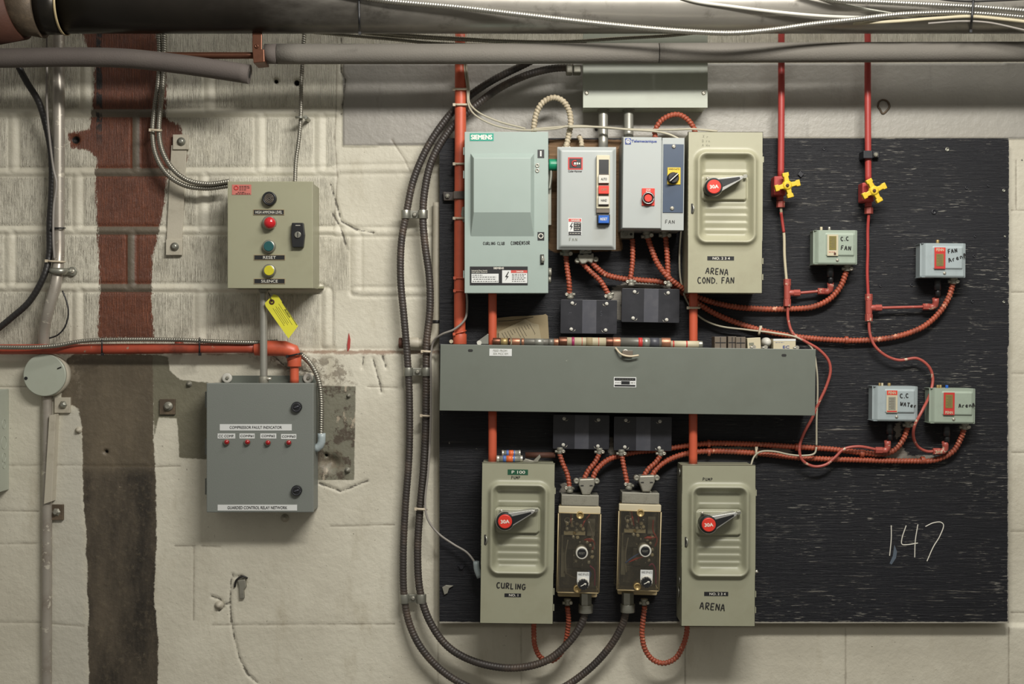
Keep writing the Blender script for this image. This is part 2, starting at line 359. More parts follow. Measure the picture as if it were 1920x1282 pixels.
GREEN2 = [(580,722),(668,724),(665,899),(585,899)]
GREY = [(643,120),(2300,118),(2300,262),(1200,258),(870,272),(643,273)]
PALE = [(118,768),(155,768),(160,1000),(168,1290),(95,1290),(100,950)]
CHIP = [(470,668),(560,664),(640,672),(668,718),(590,722),(520,690)]
CHIP2 = [(100,662),(160,662),(150,745),(120,740)]
CHIP3 = [(596,840),(640,846),(644,880),(600,896)]
HJ = [(-300,212,630,212),(-300,324,630,322),(-300,431,630,433),(-300,538,600,541),(630,435,830,435),(665,547,830,547),(630,318,830,316)]
def rows():
    V = []
    for y0, y1, xs in ((120,207,(160,392,-70)),(217,318,(25,255,487,600)),(329,427,(145,380)),(437,534,(18,246,480)),(545,648,(145,375,612)),(320,435,(815,)),(440,545,(667,))):
        for x in xs: V.append([(x, y0+4), (x, y1-4)])
    return V
VJ = rows()
THIN = [[(-300,726),(75,724)],[(-300,872),(160,871)],[(295,874),(340,872)],[(-300,1166),(75,1165),(160,1172)],[(690,724),(745,726)],[(822,1165),(822,1500)],[(977,1175),(977,1500)],[(1284,1180),(1284,1500)],[(1584,1175),(1584,1500)],[(1889,1175),(1889,1500)],
 [(1905,300),(1905,394)],[(1896,394),(2300,394)],[(1896,547),(2300,547)],[(1896,700),(2300,700)],[(1896,848),(2300,848)],[(1896,996),(2300,996)],[(1896,1148),(2300,1148)],
 [(160,872),(295,874)],[(330,1022),(368,1022)],[(366,1024),(365,1160)],[(380,1022),(415,1023)],[(628,272),(645,1240)][:1],[(400,1169),(740,1168)],[(660,655),(620,1020)][:1],
 [(632,70),(630,200),(628,260),(633,330),(626,430)],[(735,262),(760,300),(770,322)],[(-300,950),(75,957)],[(620,985),(740,982)],[(-300,1020),(72,1017)]]
CRACK = [[(438,1075),(434,1092),(433,1130),(436,1165),(440,1190),(450,1230),(466,1262),(484,1278)],[(398,1116),(415,1122),(422,1135),(412,1143)],[(415,1135),(432,1128)],[(438,1080),(455,1078),(462,1092)],
 [(620,345),(628,372),(640,415),(668,430),(700,436)],[(624,400),(640,430),(652,470)],[(682,670),(680,690)],[(700,672),(712,715),(716,735)],[(718,668),(725,690)],[(640,70),(640,135),(648,150),(640,215)],[(600,905),(640,920),(690,900)],[(500,655),(540,690),(600,700)]]
def wall_h(X, Y):
    H = np.zeros(X.shape)
    low = np.clip((Y - 655) / 9, 0, 1); low = low*low*(3-2*low); low = np.where(X > 815, np.clip((Y-1168)/6, 0, 1)*.9, low); H += .011 * low
    dj = d_lines(X, Y, [[(a, b), (c, e)] for a, b, c, e in HJ]); q = np.where(X > 632, .45, 1.0); H += .0042 * q * np.exp(-(dj/4.5)**2) - .0025 * np.exp(-((dj-9)/2.5)**2)
    dv = d_lines(X, Y, VJ); H += .003 * q * np.exp(-(dv/5)**2) - .002 * np.exp(-((dv-11)/2.5)**2)
    H -= .0016 * np.exp(-(d_lines(X, Y, THIN)/1.9)**2); H -= .004 * np.exp(-(d_lines(X, Y, CRACK)/2.2)**2)
    H -= .002 * np.exp(-(np.abs(Y - 655)/5)**2) * (X < 835)
    col = np.clip((632 - X)/6, 0, 1) * (Y < 650); H += .0 * col
    lint = (sd_poly(X, Y, GREY) < 0); H += np.where(lint, .006, 0)
    H -= .02 * np.exp(-(((X-622)**2/14**2 + (Y-866)**2/12**2)))
    for hx, hy, r in ((141,262,6),(517,152,4),(556,155,5),(612,853,3),(201,846,3),(1118,243,3)): H -= .02 * np.exp(-((X-hx)**2 + (Y-hy)**2)/r**2)
    return H
def rib(X, Y):
    a = np.minimum(632 - X, 650 - Y); b = 117 - Y; c = -sd_poly(X, Y, [(600,440),(664,440),(662,545),(600,550)])
    dj = np.minimum(d_lines(X, Y, [[(p, q), (r, s)] for p, q, r, s in HJ]), d_lines(X, Y, VJ) - 3)
    return np.clip(np.maximum(np.maximum(a, b), c) / 6, 0, 1) * np.clip((dj - 8) / 3, 0, 1)
def holes(X, Y):
    d = np.full(X.shape, 1e9)
    for hx, hy, r in ((141,262,7),(517,152,4),(556,155,5.5),(612,853,3),(201,846,3),(1118,243,3),(1916,300,2)): d = np.minimum(d, np.hypot(X-hx, Y-hy) - r)
    return d
w = N('painted_block_wall')
fine = w.noise(55, 8, rough=.7); rag = w.math('MULTIPLY', w.math('SUBTRACT', w.noise(38, 8, rough=.75), .5), 34.0)
ragv = w.math('MULTIPLY', w.math('SUBTRACT', w.noise(80, 7, vec=w.co(2.6, 1, .7), rough=.8), .5), 34.0)
def mask(name, soft=1.6, amp=1.0, v=False):
    return w.step(w.math('ADD', w.attr(name), w.math('MULTIPLY', ragv if v else rag, amp)), soft, -soft)
ribm = w.attr('rib'); jt = w.attr('joint')
wave = w.n('ShaderNodeTexWave', wave_type='BANDS', bands_direction='X'); w.t.links.new(w.co(), wave.inputs['Vector'])
for k, v in (('Scale', 88.0), ('Distortion', 2.2), ('Detail', 3.0), ('Detail Scale', 1.2), ('Detail Roughness', .6)): wave.inputs[k].default_value = v
streak = w.noise(1.0, 5, vec=w.co(330, 330, 26), rough=.62); ridge = w.math('ADD', w.math('MULTIPLY', wave.outputs['Fac'], .5), w.math('MULTIPLY', w.step(streak, .34, .66), .5)); lump = w.noise(60, 5, rough=.6); lump2 = w.noise(210, 3)
blot = w.noise(2.2, 5, rough=.6)
cream = w.mix(w.step(blot, .3, .7), rgb('b4af9f'), rgb('c9c5b5'))
cream = w.mix(w.math('MULTIPLY', w.step(w.noise(9, 7, rough=.7, vec=w.co(1, 1, .35)), .52, .75), .45), cream, rgb('948a72'))
cream = w.mix(w.step(w.noise(110, 4, rough=.8), .675, .70), cream, rgb('4d463a'))
cream = w.mix(w.math('MULTIPLY', w.attr('pale_s'), .0), cream, cream)
cream = w.mix(w.math('MULTIPLY', mask('pale', 8), .5), cream, rgb('a9a79d'))
grime_r = w.math('MULTIPLY', w.math('MULTIPLY', ribm, w.step(ridge, .50, .26)), w.step(w.noise(22, 7, rough=.8, vec=w.co(1.6, 1, .8)), .38, .60))
cream = w.mix(w.math('MULTIPLY', grime_r, w.step(w.attr('rightness'), 250, 620, .85, .5)), cream, rgb('4a4336'))
grey = w.mix(w.noise(6, 6, vec=w.co(1, 1, .25)), rgb('817e78'), rgb('a09c94'))
grey = w.mix(w.math('MULTIPLY', w.step(w.noise(9, 6, rough=.7, vec=w.co(2.2, 1, .35)), .55, .72), .5), grey, rgb('4c4844'))
grey = w.mix(w.step(w.attr('rightness'), 850, 1500), grey, w.mix(.45, grey, rgb('9c9a92')))
c = w.mix(mask('grey', 1.5, .12), cream, grey)
brick = w.mix(w.noise(9, 6), rgb('452415'), rgb('7c452b')); brick = w.mix(w.math('MULTIPLY', w.step(ridge, .5, .25), .6), brick, rgb('2b1610'))
brick = w.mix(w.math('MULTIPLY', w.step(jt, 9, 6), .9), brick, rgb('5c564a'))
drip = w.math('MULTIPLY', w.step(w.math('ABSOLUTE', w.math('SUBTRACT', w.attr('rightness'), 186)), 7, 4), w.step(w.noise(24, 5), .44, .5))
brick = w.mix(w.math('MULTIPLY', drip, w.step(w.attr('downness'), 300, 220)), brick, rgb('15110f'))
c = w.mix(mask('red', 1.2, .9, True), c, brick)
dk = w.mix(w.step(w.noise(5, 9, rough=.72, vec=w.co(1.6, 1, .45)), .3, .7), rgb('1d1914'), rgb('544b3e')); dk = w.mix(w.math('MULTIPLY', w.step(w.noise(60, 6, rough=.8), .5, .7), .35), dk, rgb('6d6250')); dk = w.mix(w.step(w.noise(16, 9, rough=.8, vec=w.co(1, 1, 1.3)), .66, .70), dk, rgb('8c8270'))
dk = w.mix(w.step(w.attr('downness'), 900, 860), dk, w.mix(.45, dk, rgb('6d6250')))
c = w.mix(mask('dark', 1.4, .45), c, dk)
gn = w.mix(w.noise(8, 5), rgb('595648'), rgb('75715e'))
c = w.mix(mask('green', 1.3, .25), c, gn)
g2 = w.mix(w.noise(9, 5), rgb('5f5d50'), rgb('7a7868')); g2 = w.mix(w.step(w.noise(22, 7, rough=.7), .52, .6), g2, rgb('4a4136')); g2 = w.mix(w.step(w.noise(17, 7, rough=.7, vec=w.co(1.4, 1, .8)), .58, .62), g2, rgb('9c917f'))
c = w.mix(mask('green2', 1.3, .12), c, g2)
c = w.mix(w.math('MULTIPLY', w.step(w.math('ADD', w.attr('ledge'), w.math('MULTIPLY', rag, .5)), 6, 1), .75), c, rgb('6b4a35'))
c = w.mix(w.math('MULTIPLY', w.step(w.math('ADD', w.attr('line'), w.math('MULTIPLY', rag, .12)), 2.4, .6), w.step(blot, .2, .7, .2, .6)), c, rgb('5c5140'))
c = w.mix(w.math('MULTIPLY', w.step(w.math('ADD', w.attr('crack'), w.math('MULTIPLY', rag, .3)), 2.2, .6), .8), c, rgb('3b352c'))
c = w.mix(w.step(w.attr('hole'), .8, -.8), c, rgb('14110e'))
nb = w.bump(w.math('ADD', w.math('MULTIPLY', w.math('MULTIPLY', ribm, ridge), w.step(w.noise(12, 5), .3, .65, .35, .9)), w.math('MULTIPLY', lump, .6)), .75, .0032)
nb = w.bump(w.math('ADD', lump, w.math('MULTIPLY', lump2, .6)), .19, .0024, nb)
chipm = w.math('MULTIPLY', mask('chip', 8, .8), w.step(w.noise(30, 8, rough=.75), .46, .54))
c = w.mix(w.math('MULTIPLY', chipm, .75), c, w.mix(w.noise(70, 4), rgb('40392f'), rgb('8e8371')))
w.set(Base_Color=c, Normal=nb, Roughness=w.mix(mask('grey', 1.5, .12), (.55, .55, .55, 1), (.47, .47, .47, 1)))
wall = sheet('wall_back', -260, -260, 2180, 1540, 2.8, wall_h, dict(
    rib=rib, joint=lambda X, Y: np.minimum(d_lines(X, Y, [[(a, b), (cc, e)] for a, b, cc, e in HJ]), np.where(Y < 655, d_lines(X, Y, VJ), 99) + 1),
    red=lambda X, Y: sd_poly(X, Y, RED), dark=lambda X, Y: sd_poly(X, Y, DARK), green=lambda X, Y: sd_poly(X, Y, GREENS), green2=lambda X, Y: sd_poly(X, Y, GREEN2),
    grey=lambda X, Y: sd_poly(X, Y, GREY), pale=lambda X, Y: sd_poly(X, Y, PALE), chip=lambda X, Y: np.minimum(sd_poly(X, Y, CHIP), np.minimum(sd_poly(X, Y, CHIP2), sd_poly(X, Y, CHIP3))), pale_s=lambda X, Y: X*0, rightness=lambda X, Y: X, downness=lambda X, Y: Y,
    ledge=lambda X, Y: np.where(X > 835, 99, np.abs(Y - 660)), line=lambda X, Y: d_lines(X, Y, THIN), crack=lambda X, Y: d_lines(X, Y, CRACK), hole=holes), w.m)
tags(wall, 'painted block wall, ribbed and red at upper left, smooth below', kind='structure')
# ================================================================ PLYWOOD SHEET
p = N('black_painted_plywood')
gr = p.noise(1.0, 7, vec=p.co(9, 9, 210), rough=.7, dist=.35); gr2 = p.noise(1.0, 4, vec=p.co(28, 28, 420), rough=.6); wv = p.noise(5, 5)
pc = p.mix(p.noise(4, 6), rgb('0c0d12'), rgb('16171d'))
lines = p.math('MULTIPLY', p.step(gr, .60, .68), p.step(wv, .42, .6))
pc = p.mix(p.math('MULTIPLY', lines, p.step(p.attr('rightness'), 1380, 1480, .08, .62)), pc, rgb('8b877e'))  # pale grain lines: highlights on the semi-gloss paint put into the colour
pc = p.mix(p.math('MULTIPLY', p.math('MULTIPLY', p.step(gr2, .60, .66), p.step(p.noise(9, 6, rough=.7), .46, .6)), p.step(p.attr('rightness'), 1350, 1520, .06, .75)), pc, rgb('8d8a82'))  # finer pale flecks, further grain highlights painted in
pc = p.mix(p.step(p.noise(60, 5, rough=.75), .72, .74), pc, rgb('8b877e'))
prag = p.math('MULTIPLY', p.math('SUBTRACT', p.noise(40, 7, vec=p.co(.5, 1, 1.6), rough=.75), .5), 26)
brown = p.mix(gr, rgb('4c3824'), rgb('8a6a47')); pc = p.mix(p.step(p.math('ADD', p.attr('bare'), p.math('MULTIPLY', prag, .4)), 1.5, -1.5), pc, brown)
pc = p.mix(p.step(p.math('ADD', p.attr('plaster'), prag), 1.5, -1.5), pc, p.mix(gr, rgb('6b665e'), rgb('99948a')))
pc = p.mix(p.step(p.math('ADD', p.attr('edge'), p.math('MULTIPLY', prag, .3)), 2.2, 1.0), pc, rgb('8f8b80'))
p.set(Base_Color=pc, Roughness=.5, Specular_IOR_Level=.32, Normal=p.bump(p.math('ADD', gr, p.math('MULTIPLY', gr2, .4)), .7, .003))
BARE = [(1029,262),(1166,262),(1166,470),(1040,474),(1029,468)]
PLAS = [[(1148,540),(1168,532),(1166,600),(1152,600)],[(1165,528),(1262,532),(1262,541),(1165,541)],[(1143,820),(1152,822),(1156,856),(1138,850)],[(1335,838),(1480,841),(1490,848),(1340,846)],[(1655,850),(1690,836),(1700,852),(1755,854),(1740,860),(1660,859)],[(1678,795),(1690,790),(1688,815),(1680,822)],[(1052,908),(1064,905),(1062,925),(1050,926)]]
def plas(X, Y):
    d = np.full(X.shape, 1e9)
    for q in PLAS: d = np.minimum(d, sd_poly(X, Y, q))
    return d
BR = [(829,257),(1898,260),(1892,700),(1885,1168),(823,1160)]
def ply_h(X, Y): return np.zeros(X.shape)
root = thing('plywood_sheet', 'large black painted plywood backing board carrying the switchgear', 'board', (1360, 1165, 0))
face = sheet('board_face', 824, 259, 1892, 1168, 5, ply_h, dict(rightness=lambda X, Y: X, bare=lambda X, Y: sd_poly(X, Y, BARE), plaster=plas,
    edge=lambda X, Y: np.minimum(np.where(Y > 650, 1891-X, 1893-X), 1167-Y) + np.where((X > 1880) | (Y > 1160), 0, 9)), p.m, PW)
o = ORG[root.name]
co = np.empty(len(face.data.vertices)*3); face.data.vertices.foreach_get('co', co); co = co.reshape(-1, 3) - np.array(o)[None]; face.data.vertices.foreach_set('co', co.ravel()); face.parent = root
g = G(); g.box(824, 259, 1892, 1168, .0115, PW-.0006); part(root, 'board_core', g, 'kraft')
g = G(); g.line([(1671,985),(1671,1010),(1668,1042)], 1.0, PW); part(root, 'chalk_digit', g, 'chalk', label='white chalk digit 1')
g = G(); g.line([(1699,985),(1691,1010),(1691,1020),(1700,1021),(1721,1018)], 1.0, PW); g.line([(1721,983),(1716,1015),(1715,1045)], 1.0, PW); part(root, 'chalk_digit', g, 'chalk', label='white chalk digit 4')
g = G(); g.line([(1735,987),(1750,980),(1764,979),(1769,984),(1762,1005),(1750,1025),(1738,1052)], 1.0, PW); part(root, 'chalk_digit', g, 'chalk', label='white chalk digit 7')
g = G(); g.prism([(1677,1021),(1682,1034),(1680,1046),(1672,1058),(1668,1056),(1674,1042)], PW-.001, PW+.0004); part(root, 'chalk_smear', g, 'chalkblue', label='pale blue chalk smear')
for x, y, r in ((1751,397,5),(1501,326,5),(1776,280,4),(1853,348,2.5),(1882,357,3),(1812,352,3),(1828,443,2.5),(1884,443,2),(1826,480,2.5),(1884,480,3),(1651,536,2.5),(1709,534,3),(1823,565,3),(1882,566,2.5),(1545,279,3)):
    g = G(); g.lathe(x, y, [(r, PW-.001), (r, PW+.0015), (r*.6, PW+.0025), (r*.55, PW+.0005), (.5, PW+.0002)], 10); part(root, 'screw_head', g, 'blackbox' if random.random() < .5 else 'steel')
# ================================================================ ENCLOSURES
def screw(par, x, y, d, r=3, m='steelbright', name='screw'):
    g = G(); g.lathe(x, y, [(r, d-.001), (r, d+.0012), (r*.55, d+.0026)], 12)
    g.tube([(x - r*.5, y + r*.35, d+.0028), (x + r*.5, y - r*.35, d+.0028)], r*.16, 4); return part(par, name, g, m)
def label(par, x0, y0, x1, y1, d, m='sticker', name='label', lab=None):
    g = G(); g.box(x0, y0, x1, y1, d-.001, d+.0008); return part(par, name, g, m, label=lab)
def words(par, lst, d, m='ink', name='lettering', lab=None):
    g = G()
    for t in lst: g.text(t[0], t[1], t[2], t[3], t[4], d, *(t[5:] or ()))
    return part(par, name, g, m, label=lab, fix=False)
def smallprint(par, rows_, d, m='ink', name='small_print'):
    """rows of print too small to read in the photograph, as broken fine strokes"""
    g = G()
    for x0, x1, y in rows_:
        x = x0
        while x < x1:
            n = random.uniform(2, 5); g.box(x, y-.36, min(x1, x+n), y+.36, d-.0004, d+.0003); x += n + 1.3
    return part(par, name, g, m)
def slab(root, x0, y0, x1, y1, d0, d1, m, rim=3, name='enclosure'):
    g = G(); g.box(x0+1.5, y0+1.5, x1-1.5, y1-1.5, d0, d1-.012); part(root, name, g, m, .0015)
def connector(par, x, y, d, ang=0, m='zinc', s=1.0, name='connector'):
    """squeeze connector with its clamp screw; ang 0 = conduit leaves downward"""
    a = math.radians(ang); ux, uy = math.sin(a), math.cos(a)
    g = G(); g.cyl((x-ux*6*s, y-uy*6*s, d), (x+ux*1*s, y+uy*1*s, d), 8.5*s, 8); g.cyl((x, y, d), (x+ux*9*s, y+uy*9*s, d), 7*s, 14)
    px, py = uy, -ux
    g.cyl((x-px*12*s+ux*4*s, y-py*12*s+uy*4*s, d), (x+px*12*s+ux*4*s, y+py*12*s+uy*4*s, d), 3.6*s, 8)
    c = part(par, name, g, m, .001)
    g = G(); g.lathe(x+px*8*s+ux*4*s, y+py*8*s+uy*4*s, [(4.2*s, d), (4.2*s, d+.009), (2.5*s, d+.011), (1.6*s, d+.009)], 12); part(c, 'clamp_screw', g, 'steelbright')
def disconnect(x0, y0, x1, y1, d0, d1, lab, m, hub, tip, plate, extra, rot=0, side=0):
    cx, cy = (x0+x1)/2, (y0+y1)/2
    r = thing('safety_switch', lab, 'switch', (cx, y1, d0), 'thirty amp safety switches', rot)
    slab(r, x0, y0, x1, y1, d0, d1, m)
    rim = (x0+12, y0+34, x1-9, y1-89); pl = plate
    def h(x, y):
        s = sdr(x, y, rim, 22); z = .0115 * math.exp(-((s+7)/5.0)**2)
        inner = (rim[0]+13, rim[1]+11, rim[2]-13, rim[3]-24 + 10); si = sdr(x, y, inner, 13)
        z -= .010 * sst(3, -9, si)
        if rim[0]+17 < x < rim[2]-17:
            fx = sst(rim[0]+17, rim[0]+20, x) * sst(rim[2]-17, rim[2]-20, x)
            for k in range(4):
                yy = rim[1] + 108 + 13.6*k
                z += fx * .0022 * sst(yy-2, yy, y) * sst(yy+11, yy+1, y)
            yy = rim[1] + 39; z += fx * .0022 * sst(yy-2, yy, y) * sst(yy+10, yy+1, y)
        sp = sdr(x, y, pl, 5); z += .007 * sst(.3, -1.0, sp) - .003*math.exp(-((sp-1.6)/1.1)**2)
        return z
    g = G(); g.grid(x0, y0, x1, y1, 1.7, d1, h)
    g.box(x0, y0, x1, y0+.7, d1-.014, d1); g.box(x0, y1-.7, x1, y1, d1-.014, d1); g.box(x0, y0, x0+.7, y1, d1-.014, d1); g.box(x1-.7, y0, x1, y1, d1-.014, d1)
    part(r, 'door', g, m)
    hx, hy = hub; tx, ty = tip; a = math.atan2(ty-hy, tx-hx); L1 = math.hypot(tx-hx, ty-hy)
    g = G(); g.lathe(hx, hy, [(18.5, d1-.008), (18, d1+.018), (16.6, d1+.024)], 32); hb = part(r, 'handle_hub', g, 'chrome')
    def P(u, v): return (hx + u*math.cos(a) - v*math.sin(a), hy + u*math.sin(a) + v*math.cos(a))
    g = G(); g.prism([P(0,-15), P(L1-4,-3.2), P(L1,0), P(L1-4,3.2), P(0,15)], d1-.004, d1+.034); part(r, 'handle_lever', g, 'chrome', .0008)
    g = G(); up = 5.5 if hy > CY else -2.5; g.prism([P(4,-11.5+max(up, 0)), P(L1-8,-2.2+.3*max(up, 0)), P(L1-8,2.2+.3*min(up, 0)), P(4,11.5+min(up, 0)*2)], d1+.03, d1+.0355); part(r, 'lever_inlay', g, 'black')
    g = G(); g.lathe(hx, hy, [(16.5, d1-.006), (16.5, d1+.034), (14.5, d1+.038)], 32); cb = part(r, 'hub_collar', g, 'black')
    g = G(); g.lathe(hx, hy, [(13.2, d1+.01), (13.2, d1+.0395), (12, d1+.0408)], 32); c = part(r, 'red_cap', g, 'redcap', label='red cap marked 30A')
    g = G(); g.text('30A', hx, hy, 16, 6.5, d1+.0412, .03, -4); part(c, 'lettering', g, 'whiteink', fix=False)
    g = G(); g.prism([(tx-2,ty-3.5),(tx+5,ty-4.5),(tx+7,ty-1),(tx+4,ty+3),(tx-1,ty+3)], d1+.002, d1+.010); part(r, 'padlock_tab', g, 'steel', .0006)
    screw(r, pl[0]+9, pl[1]+5, d1+.003, 3)
    ly = y0 + 145; g = G(); g.box(x0+6, ly-10, x0+9.5, ly+9, d1-.001, d1+.0006); lt = part(r, 'latch', g, 'ink')
    g = G(); g.tube([(x0+9, ly-8, d1+.001), (x0+11, ly, d1+.005), (x0+9, ly+8, d1+.001)], 1.6, 6); part(lt, 'latch_tongue', g, 'steel')
    for yy in (y0+52, y1-60, y1-30):
        g = G(); g.box(x1-1, yy-6, x1+2, yy+5, d1-.02, d1-.008); part(r, 'hinge', g, m)
    extra(r, d1)
    return r
def ex_top(r, d):
    label(r, 1326, 480.5, 1376, 488, d, 'stickerblk', 'label_tape'); words(r, [('NO. 2 3 4', 1352, 484.3, 32, 4.6, .015)], d+.0012, 'whiteink')
    g = G(); g.hand('ARENA', 1323, 513, 11, 1.05, d, 4, .6, .2, .05); g.hand('COND. FAN', 1308, 531, 11, 1.05, d, 0, .58, .2); part(r, 'handwriting', g, 'ink')
    g = G(); g.hand('x r', 1316, 258, 5, .3, d, 8); g.hand('B rn', 1315, 267, 5, .3, d, 0); g.hand('A Hn', 1315, 275, 5, .3, d, 0); part(r, 'pencil_note', g, 'pencil')
disconnect(1289, 247, 1429, 549.5, PW, .175, 'beige metal safety switch, handle raised, hand lettered ARENA COND. FAN', 'olive', (1338, 350), (1394, 331), (1317, 329, 1400, 375), ex_top, .3)
def ex_curl(r, d):
    label(r, 948, 880, 986, 890, d, 'dymogreen', 'label_tape', 'green label tape'); words(r, [('P 100', 968, 885, 25, 5.5, .01)], d+.0012, 'whiteink')
    label(r, 945, 1112.5, 976, 1119, d, 'stickerblk', 'label_tape', 'black label tape'); words(r, [('NO. 1', 962, 1115.7, 17, 4.4, .01)], d+.0012, 'whiteink')
    g = G(); g.hand('PUMP', 955, 898, 5.5, .55, d, 0, .55, .25); part(r, 'handwriting', g, 'ink')
    g = G(); g.hand('CURLING', 930, 1102, 10, 1.15, d, 3, .62, .24); part(r, 'handwriting', g, 'ink')
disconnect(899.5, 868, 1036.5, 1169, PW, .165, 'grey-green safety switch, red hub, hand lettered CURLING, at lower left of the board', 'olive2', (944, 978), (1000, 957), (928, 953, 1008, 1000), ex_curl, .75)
def ex_arena(r, d):
    label(r, 1320, 1109.5, 1365, 1117, d, 'stickerblk', 'label_tape'); words(r, [('NO. 2 3 4', 1345, 1113.3, 30, 4.4, .01)], d+.0012, 'whiteink')
    g = G(); g.hand('PUMP', 1316, 901, 5.5, .6, d, 2, .6, .3); part(r, 'handwriting', g, 'ink')
    g = G(); g.hand('ARENA', 1312, 1141, 12, 1.15, d, 5, .6, .22); part(r, 'handwriting', g, 'ink')
    g = G(); g.tube([(1415, 1072, d-.01), (1420, 1070, d-.008)], 3, 8); part(r, 'side_screw', g, 'steelbright')
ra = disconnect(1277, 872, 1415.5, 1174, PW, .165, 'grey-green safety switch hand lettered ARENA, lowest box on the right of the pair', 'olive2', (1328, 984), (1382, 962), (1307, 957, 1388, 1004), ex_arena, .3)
for x, y, r_, dd in ((1276.5, 885, 8, .11), (1276.5, 1110, 10, .1), (1276.5, 1085, 7, .12)):
    g = G(); a = W(1277, 872, .165).x; z = W(0, y, .1).z
    g.tube([(a+.0022, -dd, z), (a-.0006, -dd, z)], L(r_, .1), 16, step=.01, world=True); part(ra, 'knockout', g, 'steel')
# ---- teal-green fusible switch
r = thing('fusible_switch', 'large sage green fusible switch box with raised door panel and teal maker plate', 'switch', (949, 549, PW)); d = .175
slab(r, 871, 247, 1028, 549.5, PW, d, 'green')
g = G(); g.box(871, 247, 1028, 549.5, d-.014, d); part(r, 'door', g, 'green', .0012)
g = G(); g.frustum((882, 287, 1002, 445), (888, 296, 995, 398), d-.001, d+.022); part(r, 'raised_panel', g, 'green', .0012)
label(r, 881, 250, 925.5, 264, d, 'siegreen', 'logo_plate', 'teal logo plate'); words(r, [('SIEMENS', 903, 257, 39, 8.4, .045)], d+.0013, 'whiteink')
label(r, 1008, 280.5, 1020.5, 296, d, 'stickerblk', 'position_label', 'black label with white bar'); g = G(); g.box(1012.6, 283, 1015.4, 293, d, d+.0012); part(r, 'on_mark', g, 'whiteink')
label(r, 1008, 435, 1020.5, 450.5, d, 'stickerblk', 'position_label', 'black label with white ring'); g = G(); g.ring(1014, 442.5, d+.001, 4.2, .9); part(r, 'off_mark', g, 'whiteink')
for y in (310, 319.5):
    g = G(); g.ring(1007.5, y, d+.001, 2.9, 1.2, 20); part(r, 'eyelet', g, 'steelbright')
g = G(); g.box(1013, 477, 1020, 495, d-.001, d+.003); part(r, 'latch', g, 'ink'); g = G(); g.cyl((1017, 479, d+.005), (1017, 493, d+.005), 2.4); g.disc(1018.5, 486, 3.2, d+.002, d+.009, 10); part(r, 'latch_keeper', g, 'steel')
g = G(); g.hand('CURLING CLUB', 906, 459, 5.5, .6, d, 0, .5, .16); g.hand('CONDENSOR', 958, 459, 6.4, .65, d, -1, .5, .13); part(r, 'handwriting', g, 'ink')
np_ = label(r, 881, 499.5, 989.5, 534.5, d, 'stickerblk', 'rating_plate', 'black and white rating plate')
words(r, [('SIEMENS', 935, 502.6, 19, 3.4, .03)], d+.0013, 'whiteink'); words(r, [('Industrial Duty Switch', 899, 507.3, 29, 2.8, .01), ('Interrupteur Industriel', 899, 510.3, 29, 2.8, .01)], d+.0013, 'whiteink')
label(r, 884, 513, 935, 530, d+.0006, 'sticker', 'rating_field'); smallprint(r, [(886, 905, 515.5), (886, 930, 519), (888, 930, 523), (886, 934, 527.2)], d+.002)
label(r, 941.5, 506.5, 988.5, 530.5, d+.0006, 'sticker', 'warning_field', 'white warning field with red danger bar')
g = G(); g.prism([(953,509),(947,519),(950.5,519.5),(947.5,526),(954,517.5),(950.5,517.5),(954.5,509.5)], d, d+.002); part(r, 'lightning_mark', g, 'ink')
label(r, 958, 506.5, 988.5, 511.5, d+.001, 'stickerred', 'danger_bar'); words(r, [('DANGER', 975, 509, 13, 2.8, .02)], d+.0025, 'whiteink'); smallprint(r, [(960, 986, 514), (960, 983, 517), (960, 987, 520.5), (960, 984, 523.5), (960, 986, 527)], d+.002)
for y in (281, 325, 512):
    g = G(); g.box(868.5, y-5, 871.5, y+9, d-.02, d-.008); part(r, 'hinge', g, 'green')
# operating handle
g = G(); g.box(1027, 305, 1034, 422, .09, .115); part(r, 'handle_bracket', g, 'steel', .001)
g = G(); g.tube([W(1029, 309, .13), W(1052, 309, .13)], L(11, .13), 20, step=.006, world=True); part(r, 'handle_grip', g, 'green_lever', .002, label='green handle grip')
g = G(); g.tube([(1030, 355, .13), (1033, 330, .13), (1033, 316, .13)], 3, 8); part(r, 'handle_arm', g, 'steel')
g = G(); g.cyl((1028, 510, .1), (1034, 510, .1), 8, 12); g.cyl((1028, 524, .1), (1033, 524, .1), 6, 12); part(r, 'side_knockout', g, 'zinc')
# ---- starter with pushbutton column
r = thing('motor_starter', 'light grey motor starter with AUTO, HAND and RESET push buttons', 'starter', (1099, 468, PW), rot=.2); d = .16
g = G(); g.box(1047, 281, 1152, 462, PW, d-.02); part(r, 'enclosure', g, 'grey', .002)
def hst(x, y):
    s = min(x-1044.5, 1155-x, y-275, 468-y); return -.010 + .010 * sst(0, 8, s)
g = G(); g.grid(1044.5, 275, 1155, 467.5, 1.8, d, hst); g.box(1045, 275.5, 1154.5, 467, d-.03, d-.012); part(r, 'cover', g, 'grey')
g = G(); g.box(1064.5, 295, 1092, 318, d-.001, d+.0008); lb = part(r, 'logo_label', g, 'redink', label='red framed logo label')
g = G(); g.box(1067, 297.3, 1089.5, 315.5, d, d+.0012); part(lb, 'logo_ground', g, 'stickerblk')
g = G(); g.tube([(1080.5, 301.8, d+.0014), (1075, 301.5, d+.0014), (1072, 306.5, d+.0014), (1075, 311.3, d+.0014), (1080.5, 311, d+.0014)], 1.4, 6); part(lb, 'logo_mark', g, 'redink')
g = G(); g.box(1076, 304.5, 1079, 308.5, d, d+.002); g.box(1080.5, 304.5, 1083, 308.5, d, d+.002); g.box(1084.5, 305, 1087, 308, d, d+.002); part(lb, 'logo_mark', g, 'whiteink')
words(r, [('Cutler-Hammer', 1078, 321, 26, 3.6, .02)], d+.0006, 'ink')
